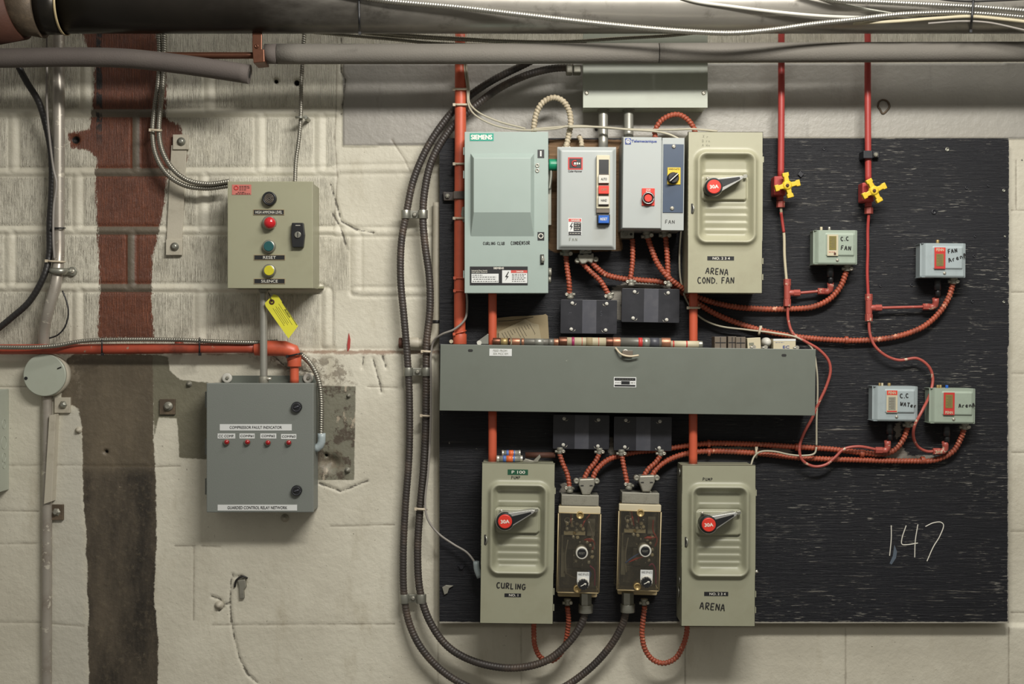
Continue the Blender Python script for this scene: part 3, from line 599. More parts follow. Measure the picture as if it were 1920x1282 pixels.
g = G(); g.rrect(1118, 290.5, 1143, 391, 2, d-.002, d+.012); part(r, 'button_column', g, 'buttonivory', .0012)
g = G(); g.box(1118, 391, 1143, 399, d, d+.010); part(r, 'column_foot', g, 'brownbox', .001)
g = G(); g.box(1122.5, 299, 1141, 327, d+.01, d+.0128); part(r, 'indicator_window', g, 'black')
for n, y0, y1, m, t in (('auto_button', 328, 344, 'white', 'AUTO'), ('off_button', 348, 364, 'redcap', 'OFF'), ('hand_button', 368, 384, 'white', 'HAND')):
    g = G(); g.box(1122, y0-1.5, 1141.5, y1+2, d+.01, d+.0135); part(r, 'button_bezel', g, 'brownbox')
    g = G(); g.box(1122, y0, 1141.5, y1-1, d+.012, d+.021); b = part(r, n, g, m, .0008); g = G(); g.text(t, 1132, (y0+y1)/2-.5, 11, 4.6, d+.0216, .01); part(b, 'lettering', g, 'ink' if m == 'white' else 'kraft', fix=False)
g = G(); g.box(1119.5, 401.5, 1143.5, 421, d, d+.010); part(r, 'button_bezel', g, 'black', .001)
g = G(); g.box(1122, 403.5, 1142, 418, d+.009, d+.021); b = part(r, 'reset_button', g, 'blue', .0008, label='blue RESET button'); g = G(); g.text('RESET', 1132, 410.5, 13, 5, d+.0216, .01); part(b, 'lettering', g, 'whiteink', fix=False)
label(r, 1065, 409, 1090.5, 441, d, 'sticker', 'warning_label', 'danger label with lightning bolt')
label(r, 1066, 410, 1089.5, 415.5, d+.0005, 'stickerred', 'danger_bar'); words(r, [('DANGER', 1079, 412.8, 16, 3.2, .02)], d+.002, 'whiteink')
g = G(); g.prism([(1072.5,417),(1068,425),(1071,425.5),(1069,433),(1074,424),(1071,423.5),(1074,417.5)], d, d+.0013); part(r, 'lightning_mark', g, 'ink')
label(r, 1075.5, 417, 1089.5, 433, d+.0005, 'stickerblk', 'warning_text_block'); label(r, 1066, 434.5, 1089.5, 440.5, d+.0005, 'stickerblk', 'warning_text_block')
smallprint(r, [(1077, 1088, 419.5), (1077, 1087, 423), (1077, 1088, 426.5), (1077, 1088, 430), (1068, 1088, 437.5)], d+.0018, 'whiteink')
g = G(); g.hand('FAN', 1067, 452, 5.5, .45, d, 0, .65, .4); part(r, 'handwriting', g, 'pencil')
g = G(); g.rrect(1087, 463, 1109, 478, 3, .08, .11); part(r, 'mounting_lug', g, 'steel', .001); screw(r, 1093, 469, .11, 4); screw(r, 1103, 468, .11, 4)
# ---- starter with navy panel
r = thing('motor_starter', 'pale grey motor starter with navy side panel, yellow selector and red stop button', 'starter', (1222, 433, PW), rot=.6); d = .165
g = G(); g.box(1166, 262, 1280, 430, PW, d-.004); part(r, 'enclosure', g, 'grey', .003)
g = G(); g.frustum((1163.5, 257, 1239, 432), (1167, 258, 1239, 428), d-.03, d); part(r, 'front_cover', g, 'grey', .0015)
g = G(); g.box(1240, 258, 1282, 431.5, d-.03, d-.001); part(r, 'side_cover', g, 'grey', .0012)
g = G(); g.box(1242.5, 270, 1280.5, 398, d-.002, d+.001); part(r, 'navy_panel', g, 'navy', label='navy blue panel')
screw(r, 1262, 274, d+.001, 4); screw(r, 1260, 390, d+.001, 4)
g = G(); g.box(1170.5, 259.8, 1181.5, 271, d, d+.001); lb = part(r, 'logo_mark', g, 'blueink'); g = G(); g.ring(1176, 265.4, d+.0012, 3.6, .9, 20); g.lathe(1176, 265.4, [(1.8, d), (1.8, d+.0018)], 8); part(lb, 'logo_ring', g, 'whiteink')
words(r, [('Telemecanique', 1206, 265.5, 47, 6, .03)], d+.0008, 'blueink')
g = G(); g.box(1250.5, 313.5, 1275, 345.5, d, d+.003); part(r, 'selector_plate', g, 'yellow', .0006); words(r, [('HAND-O-AUTO', 1263, 316.5, 20, 2.8, .01)], d+.0036, 'ink')
g = G(); g.lathe(1262, 332.5, [(11, d), (11, d+.008), (9.5, d+.012), (9, d+.014)], 28); k = part(r, 'selector_knob', g, 'black'); g = G(); g.tube([(1254, 340, d+.017), (1270, 325, d+.017)], 3.0, 8); part(k, 'knob_grip', g, 'black')
g = G(); g.tube([(1255, 339.5, d+.0215), (1270.5, 325, d+.0215)], .9, 6); part(k, 'pointer_line', g, 'whiteink')
g = G(); g.box(1203, 353, 1227, 385.5, d, d+.003); part(r, 'stop_plate', g, 'redcap', .0006); words(r, [('STOP', 1215, 355.8, 8, 2.8, .01), ('RESET', 1215, 359.2, 9, 2.6, .01)], d+.0036, 'whiteink')
g = G(); g.lathe(1215, 371.5, [(11.8, d), (11.8, d+.01), (10.2, d+.0135), (9, d+.013), (8.5, d+.008)], 28); k = part(r, 'button_collar', g, 'black')
g = G(); g.ring(1215, 371.5, d+.013, 10.4, .7, 28); part(k, 'collar_ring', g, 'chrome')
g = G(); g.lathe(1215, 371.5, [(7.3, d+.005), (7.3, d+.012), (6.5, d+.0145)], 24); part(r, 'stop_button', g, 'redcap')
g = G(); g.hand('FAN', 1247, 419, 6.5, .55, d-.001, 0, .75, .25); part(r, 'handwriting', g, 'ink')
g = G(); g.rrect(1164, 430, 1189, 447, 2, .06, .10); q = part(r, 'mounting_lug', g, 'zinc', .001); g = G(); g.ring(1173, 439, .101, 4.6, .8, 20); part(q, 'lug_screw', g, 'steel'); g = G(); g.lathe(1183.5, 439.5, [(2.6, .1), (2.6, .1008)], 12); part(q, 'lug_hole', g, 'ink')
# ---- high ammonia control box
r = thing('alarm_box', 'square putty metal control box with four round pilots, engraved HIGH AMMONIA LEVEL', 'control box', (505, 540, 0)); d = .137
g = G(); g.box(428, 341.5, 585, 539, 0, d-.012); part(r, 'enclosure', g, 'ammonia', .0015)
g = G(); g.box(426.5, 340, 586.5, 540.5, d-.012, d); part(r, 'door', g, 'ammonia', .0015)
g = G(); g.prism([(587, 538), (606, 536), (606, 541), (587, 541)], .0, .02); part(r, 'mounting_flange', g, 'ammonia', .001)
label(r, 435, 346, 471, 365, d, 'pinksticker', 'inspection_sticker', 'faded red sticker'); g = G(); g.ring(443, 352, d+.001, 3.6, 1, 16); part(r, 'sticker_logo', g, 'redink')
smallprint(r, [(449, 468, 349), (449, 468, 352), (449, 462, 355.5), (446, 460, 360), (442, 470, 363)], d+.0018, 'stickerblk')
g = G(); g.lathe(504.5, 372, [(13, d), (13, d+.012), (11.5, d+.015), (10, d+.013)], 32); h = part(r, 'alarm_horn', g, 'black')
for q in (8, 5.4, 2.6):
    g = G(); g.ring(504.5, 372, d+.0135, q, .75, 28); part(h, 'grille_ring', g, 'brownbox')
g = G(); g.ring(504.5, 372, d+.008, 12.6, .8, 32); part(h, 'bezel', g, 'steel')
for n, x, y, r1, m, lab in (('pilot_lamp', 504, 417, 11.5, 'redlens', 'red domed lamp'), ('push_button', 503.5, 461.5, 10.5, 'teal', 'dark teal button'), ('push_button', 504, 507, 10.5, 'yellowlens', 'yellow button')):
    dome = [(r1, d+.01), (r1*.97, d+.017), (r1*.8, d+.023), (r1*.45, d+.0265), (r1*.1, d+.0275)] if n == 'pilot_lamp' else [(r1-1, d+.008), (r1-1, d+.014), (r1-2, d+.0155)]
    g = G(); g.lathe(x, y, [(r1+1.6, d), (r1+1.6, d+.010), (r1-.6, d+.013)], 32); b = part(r, 'bezel', g, 'steel')
    g = G(); g.lathe(x, y, dome, 32); part(r, n, g, m, label=lab)
for t, x0, x1, y0, y1, w_ in (('HIGH AMMONIA LEVEL', 475, 533, 392.5, 403, 50), ('RESET', 476, 534.5, 477.5, 487.5, 24), ('SILENCE', 476, 534.5, 522, 532, 31)):
    g = G(); g.box(x0, y0, x1, y1, d-.001, d+.0015); q = part(r, 'name_plate', g, 'kraft'); g = G(); g.box(x0+1, y0+1, x1-1, y1-1, d, d+.002); part(q, 'plate_face', g, 'stickerblk')
    g = G(); g.text(t, (x0+x1)/2, (y0+y1)/2, w_, 5.2, d+.0024, 0); part(q, 'lettering', g, 'whiteink', fix=False)
g = G(); g.prism([(547,417.5),(568.5,417.5),(571,440),(568.5,463.5),(548,463.5),(545.5,440)], d, d+.014); q = part(r, 'door_latch', g, 'black', .0015)
g = G(); g.lathe(558, 440, [(6.2, d+.01), (6.2, d+.0165), (5.4, d+.0175)], 24); z = part(q, 'key_lock', g, 'steel'); g = G(); g.box(557.2, 435.5, 558.8, 444.5, d+.015, d+.018); part(q, 'key_slot', g, 'ink'); g = G(); g.box(554, 422, 563, 422.8, d+.012, d+.0145); part(q, 'latch_mark', g, 'whiteink')
# ---- compressor fault cabinet
r = thing('relay_cabinet', 'dark grey hammertone relay cabinet labelled COMPRESSOR FAULT INDICATOR', 'cabinet', (488, 961, .01)); d = .11
g = G(); g.box(389, 719, 587, 959, .012, d-.014); part(r, 'enclosure', g, 'hammer', .0015)
g = G(); g.box(387, 718, 588, 960.5, d-.013, d); part(r, 'door', g, 'hammer', .0022)
g = G(); g.rrect(416, 704, 593, 730, 3, .001, .019); part(r, 'mounting_plate', g, 'trough', .0008)
for x, y in ((425.5, 708.5), (577.5, 709)):
    g = G(); g.lathe(x, y, [(9.5, .018), (9.5, .024), (8, .0265), (3, .0245)], 28); q = part(r, 'rubber_washer', g, 'white'); g = G(); g.lathe(x, y, [(3.4, .022), (3.4, .028), (2, .03)], 6, False); part(q, 'bolt', g, 'zinc')
for y in (763, 920):
    g = G(); g.lathe(555.5, y, [(10, d), (10, d+.006), (9.4, d+.010)], 28); q = part(r, 'quarter_turn_latch', g, 'black'); g = G(); g.ring(555.5, y, d+.0095, 7.5, .6, 24); g.tube([(551, y+1.8, d+.011), (560, y-1.8, d+.011)], 1.5, 6); part(q, 'latch_slot', g, 'tape')
for x0, y0, x1, y1, t, w_, h_ in ((412, 795, 547, 807, 'COMPRESSOR FAULT INDICATOR', 98, 5), (408, 812.5, 441, 822, 'CC COMP.', 29, 4.6), (449, 812.5, 477.5, 822, 'COMP#1', 25, 4.6), (488, 812.5, 518, 822, 'COMP#2', 25, 4.6), (527, 813.5, 555.5, 823, 'COMP#3', 25, 4.6), (408, 946, 557, 957, 'GUARDED CONTROL RELAY NETWORK', 112, 5.6)):
    q = label(r, x0, y0, x1, y1, d, 'sticker', 'name_label'); g = G(); g.text(t, (x0+x1)/2, (y0+y1)/2, w_, h_, d+.0012, .012); part(q, 'lettering', g, 'ink', fix=False)
for x, y in ((424, 829), (463, 829), (501.5, 830), (540.5, 830)):
    g = G(); g.lathe(x, y, [(6.2, d), (6.2, d+.004), (5, d+.006)], 24); q = part(r, 'lamp_bezel', g, 'steel'); g = G(); g.lathe(x, y, [(4.9, d+.003), (4.6, d+.009), (3, d+.0115), (.5, d+.0125)], 20); part(r, 'indicator_lamp', g, 'darkred')
for y in (742, 830, 905):
    g = G(); g.box(384.5, y-8, 388, y+22, .07, .085); part(r, 'hinge', g, 'hammer')
# ---- box at the left frame edge
r = thing('junction_box', 'grey steel box cut off by the left edge of the frame, below the round box', 'box', (-60, 924, 0)); d = .098
g = G(); g.box(-150, 731, -8, 925, 0, d); part(r, 'enclosure', g, 'jbox', .002)
xx = W(-8, 800, d).x
for y, r_ in ((795, 8), (830, 11), (858, 8), (872, 6)):
    z = W(0, y, .05).z; g = G(); pts = [(xx+.0002, -.045 + .012*math.cos(a)*(r_/8), z + .012*math.sin(a)*(r_/8)) for a in [2*math.pi*k/20 for k in range(21)]]; g.tube(pts, .0008, 6, step=.002, world=True); part(r, 'knockout', g, 'jbox')
# ---- upper junction box
r = thing('pull_box', 'long pale green-grey pull box hanging below the insulated pipe', 'box', (1210, 202, 0)); d = .085
g = G(); g.box(1095, 62, 1325, 201, 0, d-.004); part(r, 'enclosure', g, 'jbox', .0015)
g = G(); g.box(1093, 60, 1327, 202, d-.006, d); part(r, 'cover', g, 'jbox', .001); screw(r, 1100, 174, d, 4); screw(r, 1319.5, 174, d, 4)
# ---- wireway
r = thing('wireway', 'long horizontal grey wireway trough across the middle of the black board', 'trough', (1176, 774, PW), rot=.78); d = .165
g = G(); g.box(825, 652, 1527, 773, PW, d-.003); part(r, 'trough_body', g, 'trough', .001)
g = G(); g.box(824, 650, 1528, 774.5, d-.008, d); part(r, 'cover', g, 'trough', .001)
for x, y in ((880, 661), (1468, 662)):
    g = G(); g.rrect(x-4, y-2.4, x+5, y+2.4, 2.3, d-.001, d+.0006); part(r, 'slot', g, 'ink')
for a_ in ((916, 657, 958, 670.5),):
    q = label(r, *a_, d, 'sticker', 'label', 'white paper label'); g = G(); g.text('FEED FROM', 936, 660.8, 26, 4, d+.0012, 0); g.text('30A MCC RM', 937, 666.4, 28, 4, d+.0012, 0); part(q, 'lettering', g, 'pencil', fix=False)
q = label(r, 1150, 707, 1192, 726, d, 'sticker', 'rating_plate', 'small black and white maker plate'); g = G(); g.box(1151.5, 708.5, 1190.5, 713.5, d, d+.0013); g.box(1164, 714.5, 1180, 720.5, d, d+.0013); g.box(1151.5, 721.5, 1190.5, 724.5, d, d+.0013); part(q, 'plate_print', g, 'stickerblk')
q2 = smallprint(r, [(1154, 1188, 711), (1153, 1163, 717), (1182, 1190, 717)], d+.002, 'silverlabel')
g = G(); g.ring(1171, 661, d+.004, 5, 1.6, 16); q = part(r, 'latch_ring', g, 'steelbright'); g = G(); g.box(1165, 657, 1185, 668, d, d+.008); part(r, 'latch_block', g, 'brownbox', .001)
g = G(); g.tube([(1152, 652, d+.004), (1163, 664, d+.012), (1178, 668, d+.014), (1196, 666, d+.012)], 2, 8); part(r, 'tie_wire', g, 'cream')
# ---- black double covers
def blackbox(x0, y0, x1, y1, rot, lab, screws, scr=None):
    r = thing('contactor_box', lab, 'box', ((x0+x1)/2, y1, PW), 'small black junction boxes', rot); d = .095
    g = G(); g.box(x0+2, y0+2, x1-2, y1-2, PW-.002, d-.003); part(r, 'back_box', g, 'blackbox', .001)
    g = G(); g.rrect(x0, y0, x1, y1, 2, d-.003, d, 3); part(r, 'cover_plate', g, 'blackbox', .0006)
    a = x0 + (x1-x0)*.385; b = x0 + (x1-x0)*.635; g = G(); g.box(a, y0+.5, b, y1-.5, d, d+.0009); part(r, 'tape_strip', g, 'tape', label='grey vertical tape strip')
    for sx, sy in screws: 
        screw(r, sx, sy, d+.0005, 3.4, 'white'); s_ = 1 if sx < (x0+x1)/2 else -1
        g = G(); g.tube([(sx+s_*2, sy+4, d+.0004), (sx+s_*6, sy+3.5, d+.0004), (sx+s_*7.5, sy, d+.0004)], .5, 4); part(r, 'screw_slot', g, 'steelbright')
    if scr: g = G(); g.hand('S', scr[0], scr[1], 9, .35, d, 0); g.hand('r', scr[0]-60, scr[1], 12, .3, d, 20); part(r, 'scratched_mark', g, 'tape')
    return r
B1 = blackbox(1050.5, 562, 1156.5, 625.5, .6, 'black cover box scratched with an S, under the left motor starter', ((1072.5, 568.5), (1137, 569), (1071, 617.5), (1135.5, 618.5)), (1124, 592))
B2 = blackbox(1165, 541, 1273.5, 604.5, 1.0, 'black cover box below the starter with the navy panel', ((1189, 547.5), (1252, 548.5), (1187, 597), (1250, 599)))
B3 = blackbox(1036.5, 777.5, 1142, 842, .8, 'left black cover box of the two directly under the wireway', ((1057, 785), (1121.5, 786.5), (1056, 834.5), (1121, 836)))
B4 = blackbox(1150.5, 781, 1259, 845, .6, 'right black cover box of the two directly under the wireway', ((1173, 788), (1237, 789.5), (1171.5, 838.5), (1236, 839.5)))
# ---- clear covered starters
def clearbox(cx, cy, rot, lab, wires, knob_dx=0):
    x0, x1, y0, y1 = cx-40.5, cx+40.5, cy-80, cy+80; db, d = PW, .15
    r = thing('clear_starter', lab, 'starter', (cx, y1, PW), 'clear covered pump starters', rot)
    g = G(); g.rrect(x0+3, y0-6, x1-4, y1+7, 3, db, db+.022); part(r, 'base_plate', g, 'amberbase', .001); g = G(); g.box(x0+5, y0+8, x1-5, y1-14, db+.02, db+.024); part(r, 'inner_tray', g, 'interior')
    g = G(); g.box(x0+6, y0-24, x1-5, y0-4, db+.001, .115); part(r, 'top_gland_block', g, 'zinc', .001)
    g = G(); g.box(x0+8, y0+10, x1-8, y1-8, db+.02, db+.03); g.box(x0+14, y0+22, x0+48, y0+50, db+.03, .115); g.box(x0+12, y0+54, x1-26, y0+78, db+.03, .10); g.box(x0+30, y0+80, x1-12, y0+112, db+.03, .11); g.box(x0+12, y0+114, x0+46, y1-16, db+.03, .085)
    part(r, 'relay_block', g, 'interior', .001)
    g = G(); g.box(x0+12, y0+44, x0+52, y0+51, .112, .1165); q = part(r, 'relay_label', g, 'ivory'); g = G(); g.lathe(x0+32, y0+47.5, [(3, .116), (3, .118), (1.6, .118)], 12); part(q, 'label_rivet', g, 'brass')
    for i, (ux, uy) in enumerate(((18,30),(27,34),(36,30),(44,34),(18,40),(36,42),(48,40),(62,70),(66,82),(66,92),(60,102),(36,100),(66,60),(56,64),(30,55),(38,56))):
        g = G(); g.lathe(x0+ux, y0+uy, [(3.3, .09), (3.3, .121), (1.8, .1225)], 12); part(r, 'terminal_screw', g, 'steelbright' if i % 3 else 'ivory')
    g = G(); g.ring(x0+18, y0+24, .122, 5, .8, 20); g.tube([(x0+20, y0+60, .1), (x0+16, y0+90, .1), (x0+18, y0+125, .1)], 1.2, 6); part(r, 'dial_ring', g, 'steelbright')
    g = G()
    for k in range(26):
        ux, uy = random.choice(((random.uniform(14, 50), random.uniform(24, 42)), (random.uniform(30, 68), random.uniform(56, 108)))); s1, s2 = random.uniform(1, 2.6), random.uniform(1, 4); g.box(x0+ux, y0+uy, x0+ux+s1, y0+uy+s2, .112, .12)
    part(r, 'terminal_strip', g, 'steelbright', .0004)
    g = G(); g.box(x0+56, y0+20, x0+70, y0+52, .07, .085); g.box(x0+8, y0+52, x0+16, y0+130, .07, .09); part(r, 'side_plate', g, 'zinc')
    g = G(); g.tube([(x0+54, y0+60, .118), (x0+64, y0+60, .118)], 3.2, 12); part(r, 'red_sleeve', g, 'redcap')
    for m, pts in wires:
        g = G(); g.tube([(x0+a, y0+b, z) for a, b, z in pts], 1.5, 8); part(r, 'inner_wire', g, m)
    # clear cover: five thin walls
    g = G(); t = 1.6; f = .0022
    g.rrect(x0, y0+10, x1, y1, 4, d-f, d); g.box(x0+2, y0+4, x1-2, y0+6, db+.022, d-.012); g.box(x0+1.5, y1-2.5, x1-1.5, y1-1, db+.022, d-f); g.box(x0, y0+9, x0+t, y1-3, db+.022, d-f); g.box(x1-t, y0+9, x1, y1-3, db+.022, d-f)
    part(r, 'clear_cover', g, 'clear', .0006)
    g = G(); g.prism([(x0+1, y0-2), (x1-1, y0-2), (x1-1, y0+10), (x0+1, y0+10)], .128, d-.006); part(r, 'cover_top_edge', g, 'ivory', .0015)
    g = G()
    for a, b in (((x0+1, y0+11), (x0+1, y1-2)), ((x1-1, y0+11), (x1-1, y1-2)), ((x0+2, y1-1), (x1-2, y1-1)), ((x0+2, y0+10), (x1-2, y0+10))): g.cyl(a + (d-.001,), b + (d-.001,), 1.1, 6)
    g.box(x0+4, y1-9, x1-3, y1-6, db+.022, .08); part(r, 'yellowed_cover_edge', g, 'amberbase')
    for sx, sy in ((cx+1, y0+14), (cx-1, y1-8)):
        g = G(); g.lathe(sx, sy, [(7, d-.03), (7, d+.004), (5.2, d+.0045), (4.6, d+.002), (1, d+.0015)], 24); part(r, 'cover_screw', g, 'brass')
    kx, ky = cx+6+knob_dx, cy+5
    g = G(); g.lathe(kx, ky, [(11.5, .11), (11.5, d+.010), (10, d+.013), (8.8, d+.011)], 28); q = part(r, 'reset_collar', g, 'white'); g = G(); g.lathe(kx, ky, [(8.6, d), (8.6, d+.012), (7.6, d+.0135)], 24); q = part(r, 'reset_button', g, 'black'); g = G(); g.text('RESET', kx, ky, 11, 4, d+.0138, 0); part(q, 'lettering', g, 'silverlabel', fix=False)
    g = G(); g.box(kx-8, ky+35, kx+15, ky+55, d, d+.001); q = part(r, 'selector_label', g, 'sticker'); g = G(); g.text('HAND OFF AUTO', kx+4, ky+39.5, 20, 4.4, d+.0014, 0); part(q, 'lettering', g, 'ink', fix=False)
    g = G(); g.lathe(kx+4, ky+57, [(11.5, d), (11.5, d+.006), (10, d+.008)], 24); part(r, 'selector_collar', g, 'white')
    g = G(); pts = [(kx+4+(10.5 if i % 2 else 9)*math.cos(math.pi*i/12), ky+59+(10.5 if i % 2 else 9)*math.sin(math.pi*i/12)) for i in range(24)]; g.prism(pts, d+.006, d+.019); q = part(r, 'selector_knob', g, 'black', .0008)
    g = G(); g.line([(kx-1, ky+62), (kx+9, ky+56.5)], .8, d+.019); g.line([(kx+9, ky+56.5), (kx+5, ky+57)], .7, d+.019); g.line([(kx+9, ky+56.5), (kx+8, ky+60)], .7, d+.019); part(q, 'pointer_arrow', g, 'whiteink')
    return r
wiresA = (('red', [(24, 12, .12), (25, 24, .125), (27, 36, .12)]), ('cream', [(28, 12, .12), (27, 24, .128), (26, 36, .12)]), ('red', [(60, 12, .11), (50, 25, .12), (46, 36, .12)]), ('wire', [(58, 25, .12), (66, 50, .12), (70, 78, .12)]), ('red', [(50, 60, .12), (62, 58, .125), (70, 66, .12), (66, 78, .12)]), ('magenta', [(62, 108, .12), (70, 115, .12), (72, 145, .11)]), ('bluelab', [(58, 116, .1), (64, 122, .1), (60, 134, .1)]), ('brownbox', [(14, 120, .09), (30, 130, .1), (50, 132, .1)]))
wiresB = (('red', [(24, 8, .12), (27, 24, .125), (30, 38, .12)]), ('red', [(38, 10, .12), (38, 24, .125), (38, 32, .12)]), ('cream', [(22, 12, .12), (25, 26, .12), (28, 36, .12)]), ('red', [(66, 26, .125), (66, 46, .12), (74, 62, .125), (70, 76, .12)]), ('red', [(50, 60, .125), (62, 60, .125), (72, 58, .125)]), ('bluelab', [(16, 108, .12), (28, 98, .125), (44, 88, .125)]), ('redcap', [(22, 106, .12), (40, 98, .125), (60, 92, .125)]), ('wire', [(18, 112, .11), (30, 100, .12), (56, 94, .12)]), ('magenta', [(60, 112, .12), (66, 108, .12), (72, 118, .12), (74, 146, .11)]))
CB1 = clearbox(1083, 1032, 1.3, 'clear covered starter with black reset, beside the CURLING switch', wiresA)
CB2 = clearbox(1195.5, 1028, 1.6, 'clear covered starter with a blue wire, beside the lower ARENA switch', wiresB, 6)
# ---- pressure switches
def penn(x0, y0, x1, y1, lab, m, win, texts, rot=0, tape_col=None, plate=None, brasses=()):
    r = thing('pressure_control', lab, 'pressure switch', ((x0+x1)/2, y1, PW), 'pressure controls on the board', rot); d = .115
    g = G(); g.box(x0+1, y0+3, x1-1, y1-2, PW, d-.03); part(r, 'back_case', g, 'zinc', .001)
    def h(x, y):
        z = -.012 * sst(10, 0, x-x0) - .004*sst(4, 0, x1-x) - .003*sst(3, 0, y1-y); s = sdr(x, y, (x0+22, y0+7, x1-6, y1-16), 1.5)
        z += .004 * sst(.6, -1.2, s) * (1 if y > y0+5 else 0); return z
    g = G(); g.grid(x0, y0, x1, y1, 1.2, d, h); g.box(x0+.4, y0+.2, x0+1, y1-.2, PW+.01, d-.012); g.box(x1-1, y0+.2, x1-.2, y1-.2, PW+.01, d-.004); g.box(x0+.2, y0+.1, x1-.2, y0+.8, PW+.01, d-.004); g.box(x0+.2, y1-.8, x1-.2, y1, PW+.01, d-.004); part(r, 'cover', g, m)
    a, b = x0+24.5, x0+45; yt, yb = y0+8, y1-16; mf = {'red': 'redink', 'cream': 'ivory', 'both': 'ivory'}[win[0]]
    g = G(); g.box(a, yt, b, yb, d+.003, d+.0052); q = part(r, 'scale_frame', g, mf)
    g = G(); g.box(a+3.5, yt+win[1], b-3.5, yb-win[2], d+.004, d+.0058); part(r, 'scale_window', g, win[3])
    g = G()
    for k in range(8): g.box(a+5+(k % 2)*3, yt+win[1]+3+k*2.6, b-6, yt+win[1]+3.6+k*2.6, d+.005, d+.0061)
    part(r, 'scale_marks', g, 'brownbox')
    if win[4]:
        yy = yt+4.3 if win[4] == 't' else yb-4.6
        g = G(); g.box(a+.6, yy-4.2, b-.6, yy+4.2, d+.004, d+.0056); part(r, 'brand_strip', g, 'redcap' if win[4] == 't' else 'redink'); g = G(); g.text('PENN', (a+b)/2, yy, 14, 5.2, d+.006, .02); part(q, 'lettering', g, 'ivory', fix=False)
        if win[4] == 't': g = G(); g.box(a+1, yb-3.5, b-1, yb-1, d+.004, d+.0056); part(q, 'brand_line', g, 'redink')
    else:
        g = G(); g.box(b-8, yb-6, b-4, yb-1.5, d+.004, d+.0058); part(q, 'brand_mark', g, 'rust'); smallprint(r, [(a+3, b-5, yb-7)], d+.0056, 'redink')
    for t, tx, ty, hh, an in texts:
        g = G(); g.hand(t, x0+tx, y0+ty, hh, .95 if hh > 6 else .8, d+.004, an, .62, .3); part(r, 'handwriting', g, 'ink')
    screw(r, x0+44, y1-8, d, 3)
    for bx, mm, rr in brasses:
        g = G(); g.cyl((x0+bx, y0+2, .09), (x0+bx, y0-6, .09), rr, 12); part(r, 'adjusting_screw', g, mm, .0006)
    g = G(); g.cyl((x0+30, y1-2, .08), (x0+30, y1+24, .08), 7, 16); g.cyl((x0+31, y1+20, .08), (x0+31, y1+36, .08), 5.2, 12); part(r, 'bellows_stem', g, 'black')
    return r
P1 = penn(1526.5, 431.5, 1607, 495.5, 'small grey-green pressure control hand lettered C.C FAN', 'penng', ('cream', 3, 11, 'windowgold', None), (('C.C', 50, 20, 7, -3), ('FAN', 50, 36.5, 7.5, 4)), .3, brasses=((13, 'ivory', 2.5), (28, 'steelbright', 2.5)))
P2 = penn(1727.5, 456, 1810, 520, 'small blue-grey pressure control hand lettered FAN ARENA, nearest the right edge of the board', 'penn', ('red', 12, 5, 'windowgold', 't'), (('FAN', 50, 19, 7, -8), ('ArenA', 52, 36, 8, -18)), .4, brasses=((30, 'brass', 3),))
P3 = penn(1637.5, 724, 1720, 789.5, 'small blue-grey pressure control hand lettered C.C WATER, left of the lower pair', 'penn', ('cream', 12, 5, 'windowgrey', 't'), (('C.C', 50, 22, 7.5, -3), ('WATer', 50, 36, 7, 8)), .5, brasses=((11, 'brass', 2), (16, 'ivory', 2), (29, 'brass', 3)))
P4 = penn(1744.5, 728, 1828, 794, 'small grey-green pressure control hand lettered ARENA, right of the lower pair', 'penng', ('red', 4, 13, 'windowgold', 'b'), (('ArenA', 53, 36, 7, -4),), .6, brasses=((13, 'brass', 2.5), (18, 'brass', 2.5), (30, 'blue', 2.8)))
# ================================================================ PIPES, CONDUIT AND CABLE
def tube_thing(name, lab, cat, pts, r, m, group=None, **kw):
    rt = thing(name, lab, cat, pts[-1] if pts[-1][1] > pts[0][1] else pts[0], group)
    g = G(); g.tube(pts, r, **kw); part(rt, name + '_body' if not name.endswith('body') else 'run', g, m); return rt
def one(name, lab, cat, pts, r, m, group=None, **kw):
    g = G(); g.tube(pts, r, **kw); return single(name, lab, cat, g, m, pts[0], group)
def tie(par, x0, y0, x1, y1, d, back, m='tiewhite', t=2.2, name='cable_tie'):
    """strap that wraps from x0,y0 to x1,y1 over the front at depth d and returns behind at depth back"""
    g = G(); mx, my = (x0+x1)/2, (y0+y1)/2
    g.tube([(x0, y0, back), (x0, y0, (d+back)/2), (x0+(x1-x0)*.2, y0+(y1-y0)*.2, d), (mx, my, d+.0008), (x1-(x1-x0)*.2, y1-(y1-y0)*.2, d), (x1, y1, (d+back)/2), (x1, y1, back)], t, 8)
    g.box(x0-2, y0-2.6, x0+3, y0+2.6, d-.004, d+.001); return part(par, name, g, m)
def collar(par, p0, p1, r, m, name='collar', seg=24, **kw):
    g = G(); g.tube([p0, p1], r, seg, step=.5, smooth=seg > 8, **kw); return part(par, name, g, m, .0006)
FL = dict(pitch=6.0, amp=.40, seg=12); FS = dict(pitch=4.3, amp=.24, seg=10); FB = dict(pitch=5.4, amp=.13, seg=14)
# big overhead pipe
r = thing('overhead_pipe', 'thick weathered steel pipe running across the whole top of the wall', 'pipe', (960, 62, .22))
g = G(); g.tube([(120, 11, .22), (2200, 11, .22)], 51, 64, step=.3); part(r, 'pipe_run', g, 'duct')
g = G(); g.tube([(76, 11, .22), (122, 11, .22)], 53, 64, step=.3); q = part(r, 'black_coupling', g, 'ductdark')
g = G(); g.tube([(118, 11, .22), (122, 11, .22)], 54.5, 64, step=.3); part(q, 'coupling_rim', g, 'amberbase')
g = G(); g.tube([(28, 12, .22), (40, 12, .22), (60, 11, .22), (78, 11, .22)], 55, 48, rfun=lambda t: 1.08 - .09*math.sin(math.pi*t)); part(r, 'scaled_flange', g, 'flange')
g = G(); g.tube([(34, 12, .22), (0, 20, .22), (-60, 26, .2), (-160, 30, .12)], 62, 40); part(r, 'rusted_elbow', g, 'rust')
